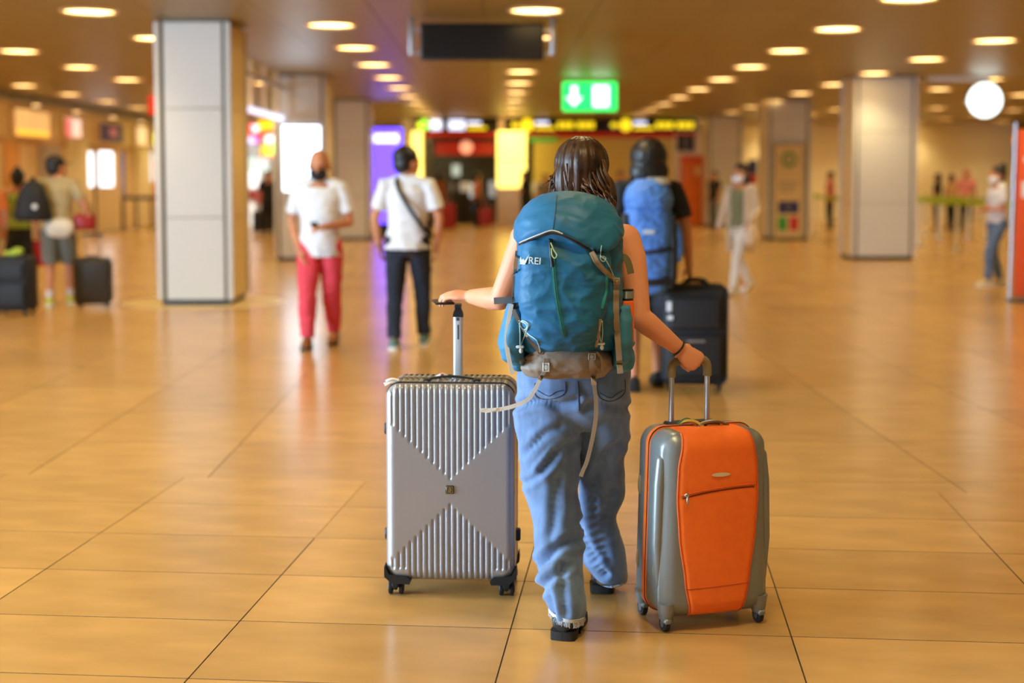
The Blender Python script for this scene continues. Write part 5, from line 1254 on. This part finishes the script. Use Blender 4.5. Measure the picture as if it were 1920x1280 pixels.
m_ok = pmat('kiosk_orange', (226, 112, 26), .5); MB().box((0, 0, 0), (kw, .6, Z(302, 44.5)), .02).build('cabinet', m_ok, s); MB().box((-.02, -.03, Z(302, 44.5)), (kw+.02, .6, Z(292, 44.5)), .02).build('header', pmat('kiosk_red', (226, 70, 20), .5), s); MB().box((kw*.4, -.01, Z(328, 44.5)), (kw*.62, .01, Z(312, 44.5)), .004).build('screen', pmat('kiosk_screen', (240, 190, 110), .4), s); MB().box((.03, -.008, Z(372, 44.5)-.01), (kw-.03, .002, Z(372, 44.5)+.01)).build('shelf_line', pmat('kiosk_dark', (180, 80, 20), .5), s, smooth=False)
s = thing('bright_screen', 'glaring white and lime screen behind the masked woman in white', 'screen', (X(1336, 46), 46, Z(345, 46))); bw = X(1381, 46)-X(1336, 46)
MB().box((-.05, .05, -Z(345, 46)), (bw+.05, .15, Z(290, 46)-Z(345, 46)+.05), .02).build('housing', m_white, s)
MB().box((0, 0, 0), (bw*.58, .06, Z(290, 46)-Z(345, 46)), .01).build('display', emat('bright_white', (226, 226, 255), 4), s); MB().box((bw*.58, 0, .45), (bw, .06, Z(290, 46)-Z(345, 46)), .01).build('display', emat('bright_lime', (190, 240, 70), 3), s)
s = thing('wall_sign', 'small blue over red sign at the far right of the crossing woman', 'sign', (X(1402, 44), 44, Z(345, 44))); MB().box((0, 0, .3), (.3, .05, .75), .01).build('blue_field', pmat('flag_blue', (30, 50, 110), .5), s); MB().box((0, 0, 0), (.3, .05, .29), .01).build('red_field', pmat('flag_red', (190, 40, 40), .5), s); MB().box((.12, .01, -Z(345, 44)), (.18, .04, 0)).build('post', m_steel, s, smooth=False)
# ------------------------------------------------------------------ poster on the right column
a = at(1450, 268, 34.6); b = at(1506, 447, 34.6); s = thing('poster_board', 'tall tan poster with green ring, blue, green and red squares on the column', 'poster', (a.x, 34.62, 0))
pw = b.x-a.x; pz = a.z
MB().box((0, -.05, .03), (pw, .06, pz), .01).build('frame', pmat('poster_frame', (176, 160, 120), .5), s)
bd = MB().box((.05, -.058, .08), (pw-.05, -.049, pz-.05)).build('sheet', pmat('poster_tan', (222, 196, 140), .6), s, smooth=False)
def pz_(v): return at(1480, v, 34.6).z
mb = MB(); cg = pz_(299)
mb.tube([(pw/2+math.cos(t)*.16, -.062, cg+math.sin(t)*.16) for t in [2*math.pi*q/28 for q in range(29)]], .03, 8); mb.box((pw/2-.02, -.066, cg-.09), (pw/2+.02, -.058, cg+.08), M=None)
mb.build('ring_emblem', pmat('poster_green', (40, 140, 60), .5), bd)
for k, v in enumerate((342, 350, 358)): MB().box((.14, -.061, pz_(v)-.02), (pw-.14-.05*k, -.058, pz_(v)+.02)).build('text_line', pmat('poster_grey', (150, 140, 120), .6), bd, smooth=False)
sq = MB().box((.13, -.062, pz_(400)), (pw-.13, -.058, pz_(377))).build('blue_square', pmat('poster_blue', (30, 40, 110), .5), bd, smooth=False)
MB().box((.13, -.062, pz_(432)), (pw/2-.03, -.058, pz_(406))).build('green_square', pmat('poster_green2', (60, 160, 70), .5), bd, smooth=False)
MB().box((pw/2+.03, -.062, pz_(432)), (pw-.13, -.058, pz_(406))).build('red_square', pmat('poster_red', (206, 50, 60), .5), bd, smooth=False)
MB().tube([(pw/2+math.cos(t)*.06, -.064, (pz_(400)+pz_(377))/2+math.sin(t)*.06) for t in [2*math.pi*q/20 for q in range(21)]], .008, 6).build('star_ring', pmat('poster_gold', (200, 180, 90), .5), bd)
# ------------------------------------------------------------------ orange totem at the right edge
g = gp(1916, 566); s = thing('information_totem', 'orange information totem on a round base at the right edge', 'totem', (g.x+.22, g.y+.1, 0), R(-8))
MB().lathe([(0, 0), (.36, 0), (.36, .012), (.34, .02), (0, .02)], n=32).build('base_plate', m_dark, s)
MB().tube([(-.33, -.02, .02), (-.30, -.02, 2.2)], .022, 10).build('pole', m_steel, s)
bd = MB().box((-.28, -.04, .06), (.5, .02, 2.12), .01).build('board', pmat('totem_orange', (232, 88, 36), .5), s)
for z, x0, x1, h_ in ((1.72, -.2, .2, .06), (1.28, -.22, -.12, .2), (.35, -.05, .3, .06)): MB().box((x0, -.046, z), (x1, -.039, z+h_), .002).build('white_mark', m_white, bd)
MB().box((-.1, -.046, 1.9), (.3, -.039, 1.98)).build('dark_mark', m_dark, bd, smooth=False)
s = thing('warning_lamp', 'small round orange lamp on the back wall above the orange totem', 'light', at(1898, 263, 57.9)); MB().ell((0, 0, 0), (.14, .1, .14), 16, 10).build('lens', emat('lamp_orange', (255, 120, 40), 2.5), s); MB().box((-.05, 0, -.05), (.05, .12, .05)).build('mount', m_dark, s, smooth=False)
# ------------------------------------------------------------------ queue barriers with green belts
m_lime = pmat('belt_lime', (164, 190, 30), .6); posts = []
def stanchion(p, label, grp):
    s = thing('stanchion', label, 'barrier post', p, 0, grp)
    MB().lathe([(0, 0), (.17, 0), (.17, .012), (.05, .03), (.03, .035), (0, .035)], n=24).build('foot', m_steel, s); MB().tube([(0, 0, .03), (0, 0, .95)], .036, 14).build('post', m_white, s); MB().lathe([(0, .95), (.042, .95), (.042, 1.06), (.03, 1.08), (0, 1.08)], n=18).build('head', m_lime, s)
def belt(p, q, label):
    s = thing('barrier_belt', label, 'belt', (Vector(p)+Vector(q))/2+V(0, 0, 1.0)); d = (Vector(q)-Vector(p)); n_ = V(-d.y, d.x, 0).normalized(); h_ = d*.5
    h2 = h_*(1-.05/h_.length); sag = [(-1, 0), (-.5, -.02), (0, -.03), (.5, -.02), (1, 0)]
    MB().ribbon([h2*t+V(0, 0, z) for t, z in sag], .09, .006, tuple(n_)).build('webbing', m_lime, s)
ps = [gp(1793, 470), gp(1722, 458), gp(1850, 452), gp(1905, 478), gp(1760, 446), gp(1815, 446), gp(1735, 440), gp(1528, 436), gp(1578, 446), gp(1640, 450)]
names = ['white post with lime belt nearest the camera, right of the clock', 'white post with lime belt just right of the cream column', 'white post behind the woman with hair bun', 'white post hidden behind the orange totem', 'second row white post behind the nearest belt post', 'second row white post right of the nearest belt post', 'most distant white belt post by the cream column', 'white belt post just right of the poster column', 'white belt post left of the cream column', 'white belt post behind the cream column']
for p, n_ in zip(ps, names): stanchion(p, n_, 'queue barrier posts')
for i, j, lb in ((1, 0, 'lime belt from the cream column to the nearest post'), (0, 3, 'lime belt from the nearest post towards the orange totem'), (6, 4, 'distant lime belt right of the cream column'), (4, 5, 'middle lime belt behind the nearest post'), (5, 2, 'lime belt leading to the post behind the bun woman'), (7, 8, 'lime belt between the poster column and cream column'), (8, 9, 'lime belt passing behind the cream column')): belt(ps[i], ps[j], lb)
# ------------------------------------------------------------------ shop side on the left
def XY(u): # where the line of sight meets the left wall
    q = at(u, 331, 1); return XL/q.x
def wz(u, v): return at(u, v, XY(u)).z
def wpanel(u0, u1, v0, v1, m, dep=.08, name='panel', parent=None, b=.01):
    y0, y1 = XY(u0), XY(u1); um = (u0+u1)/2
    return MB().box((XL+.004, y0, max(.004, wz(um, v1))), (XL+dep, y1, wz(um, v0)), b).build(name, m, parent, smooth=b > 0)
tr = MB().box((XL, 8.5, CEIL-.16), (XL+.35, FY, CEIL-.03)).build('trim_2', pmat('soffit_steel', (150, 156, 172), .3, metal=.6), smooth=False); tag(tr, kind='structure')
tr = MB().box((XL, 8.5, 2.30), (XL+.06, FY, 2.42)).build('trim_3', pmat('fascia_tan', (206, 160, 100), .5), smooth=False); tag(tr, kind='structure')
def wsign(u0, u1, v0, v1, label, col, e, extra=None):
    s = thing('shop_sign', label, 'sign', (0, 0, 0)); wpanel(u0-2, u1+2, v0-2, v1+2, m_tan, .1, 'frame', s); wpanel(u0, u1, v0, v1, emat('ws_%d' % u0, col, e), .12, 'face', s)
    if extra: wpanel(*extra[:4], emat('wse_%d' % u0, extra[4], extra[5]), .13, 'artwork', s)
    c = V(XL, (XY(u0)+XY(u1))/2, wz(u0, v1)); s.location = c
    for ch in s.children: ch.location = -c
wsign(22, 86, 207, 256, 'warm glowing shop sign with amber lower band on the left wall', (226, 180, 110), .9, (24, 84, 244, 255, (250, 190, 60), 1.2))
wsign(118, 146, 222, 257, 'pink and white lit sign on the left wall', (240, 200, 180), 1.2, (118, 127, 222, 257, (240, 120, 120), .8))
wsign(182, 224, 233, 266, 'dark violet shop sign with pink figure on the left wall', (70, 56, 80), .3, (200, 212, 240, 256, (190, 110, 110), .5))
wsign(252, 270, 238, 272, 'pale lit sign next to the violet sign on the left wall', (240, 206, 150), 1.0)
def wthing(name, cat, label, u0, u1, v0, v1, m, dep=.06, framed=True):
    s = thing(name, label, cat, (0, 0, 0)); c = V(XL, (XY(u0)+XY(u1))/2, wz(u0, v1)); s.location = c
    if framed: wpanel(u0-2, u1+2, v0-2, v1+2, m_tan, dep*.6, 'frame', s)
    wpanel(u0, u1, v0, v1, m, dep, 'pane', s)
    for ch in s.children: ch.location = -c
m_win = emat('window_bright', (236, 244, 255), 2.6)
wthing('lit_window', 'window', 'narrow bright white window behind the capped man', 162, 177, 285, 350, m_win); wthing('lit_window', 'window', 'wider bright white window right of the narrow one', 184, 209, 284, 350, m_win)
wthing('shutter', 'shutter', 'grey lilac shutter panel on the left shop wall', 70, 112, 272, 350, pmat('shutter_lilac', (170, 156, 150), .5)); wthing('door_panel', 'panel', 'warm orange wood panel at the far left of the wall', 4, 34, 268, 350, pmat('wood_orange', (214, 150, 80), .5)); wthing('screen_panel', 'screen', 'pale blue bright panel just left of the white column', 280, 300, 278, 340, emat('pale_blue_panel', (206, 232, 255), 1.6))
wthing('pilaster', 'pilaster', 'cream pilaster between the bright windows and lilac shutter', 122, 158, 262, 440, m_cream, .12, False); wthing('pilaster', 'pilaster', 'cream pilaster right of the bright windows', 250, 276, 278, 440, m_cream, .12, False)
s = thing('door_sign', 'small lime exit lamp near the white column', 'sign', at(298, 262, 44)); MB().box((-.13, -.03, -.22), (.13, .03, .22), .04).build('lens', emat('lime_lamp', (226, 250, 90), 3), s); MB().tube([(0, 0, .2), (0, 0, CEIL-s.location.z)], .015, 8).build('hanger', m_dark, s)
s = thing('hanging_sign', 'red sign hanging from the ceiling left of the white column', 'sign', at(291, 196, 30)); MB().box((-.15, -.04, -.22), (.15, .04, .2), .02).build('board', emat('sign_red', (226, 60, 30), .8), s); MB().box((.03, -.05, -.2), (.14, -.041, .17), .004).build('mark', emat('sign_amber', (240, 160, 80), .8), s); MB().tube([(0, 0, .19), (0, 0, CEIL-s.location.z)], .015, 8).build('hanger', m_dark, s)
for k, (u, v) in enumerate(((42, 195), (120, 208), (190, 220), (245, 226), (290, 235))):
    y = XY(u); s = thing('wall_spotlight', ('first', 'second', 'third', 'fourth', 'fifth')[k]+' spotlight from the left above the shop signs', 'light', (XL+.35, y, CEIL-.16), 0, 'spotlights above the shop signs')
    MB().lathe([(0, 0), (.11, 0), (.12, -.05), (.10, -.06), (0, -.06)], n=18).build('housing', m_lamprim, s); MB().lathe([(0, -.061), (.095, -.061), (.095, -.066), (0, -.066)], n=18).build('lens', emat('spot_glow', (255, 216, 150), 5), s)
# barrier and posts in front of the shops
s = thing('crowd_barrier', 'black belt barrier with slim posts left of the white column', 'barrier', at(228, 331, 41)*1.0); s.location.z = 0
for k in range(4): MB().box((k*.42-.025, -.02, 0), (k*.42+.025, .02, .98), .006).build('post', m_dark, s)
MB().box((-.03, -.015, .88), (1.32, .015, .98), .006).build('top_rail', m_navy, s)
s = thing('flag_post', 'slim blue banner post beside the black barrier', 'post', at(231, 331, 40.5)); s.location.z = 0; MB().tube([(0, 0, 0), (0, 0, 1.0)], .03, 10).build('post', m_dark, s); MB().box((-.05, -.02, .95), (.05, .02, 2.25), .01).build('banner', pmat('banner_blue', (90, 96, 150), .6), s)
s = thing('pole', 'slim dark pole in front of the bright windows', 'post', at(178, 331, 36)); s.location.z = 0; MB().tube([(0, 0, 0), (0, 0, 2.2)], .035, 10).build('shaft', m_dark, s); MB().lathe([(0, 0), (.16, 0), (.16, .015), (0, .02)], n=20).build('foot', m_dark, s)
s = thing('mannequin_stand', 'red and white advertising figure board next to the white column', 'display', at(298, 331, 39)); s.location.z = 0; MB().box((-.12, 0, .9), (.12, .05, 2.0), .04).build('red_board', pmat('board_red', (216, 50, 50), .6), s); MB().box((-.04, -.01, 1.35), (.1, 0, 1.6), .004).build('white_field', m_white, s); MB().box((-.08, 0, 0), (.08, .05, .9), .01).build('stand', m_olive, s)
# bright shop seen between the two columns
s = thing('shop_shelf', 'crowded colourful bright shop display between the left columns', 'display', (X(462), FY-.5, 0)); ww = X(524)-X(462)
MB().box((0, .2, 0), (ww, .45, Z(225)), .02).build('back_panel', pmat('shelf_white', (200, 204, 204), .5), s)
for i, (u0, u1, v0, v1, col, e) in enumerate(((465, 478, 232, 250, (255, 90, 60), 1.2), (478, 488, 236, 248, (240, 240, 255), 2), (490, 521, 226, 243, (250, 200, 40), 1.8), (462, 521, 250, 257, (230, 60, 30), 1.2), (463, 480, 257, 268, (214, 214, 255), 1.8), (481, 488, 257, 268, (236, 120, 220), 1.5), (503, 521, 252, 267, (255, 250, 246), 2.4), (494, 505, 274, 290, (240, 210, 60), 1.4), (505, 521, 270, 290, (200, 255, 90), 2), (492, 521, 291, 296, (240, 120, 100), 1.2), (462, 488, 272, 292, (190, 196, 196), .8), (462, 508, 296, 322, (206, 230, 226), 1.2), (464, 490, 322, 352, (250, 250, 250), 1.6), (462, 482, 356, 372, (170, 60, 60), .3), (464, 480, 380, 430, (236, 240, 240), 1.0), (484, 500, 360, 380, (190, 70, 80), .4))):
    MB().box((X(u0)-X(462), .05, Z(v1)), (X(u1)-X(462), .2, Z(v0)), .03).build('lit_product_panel', emat('shelfp_%d' % i, col, e), s)
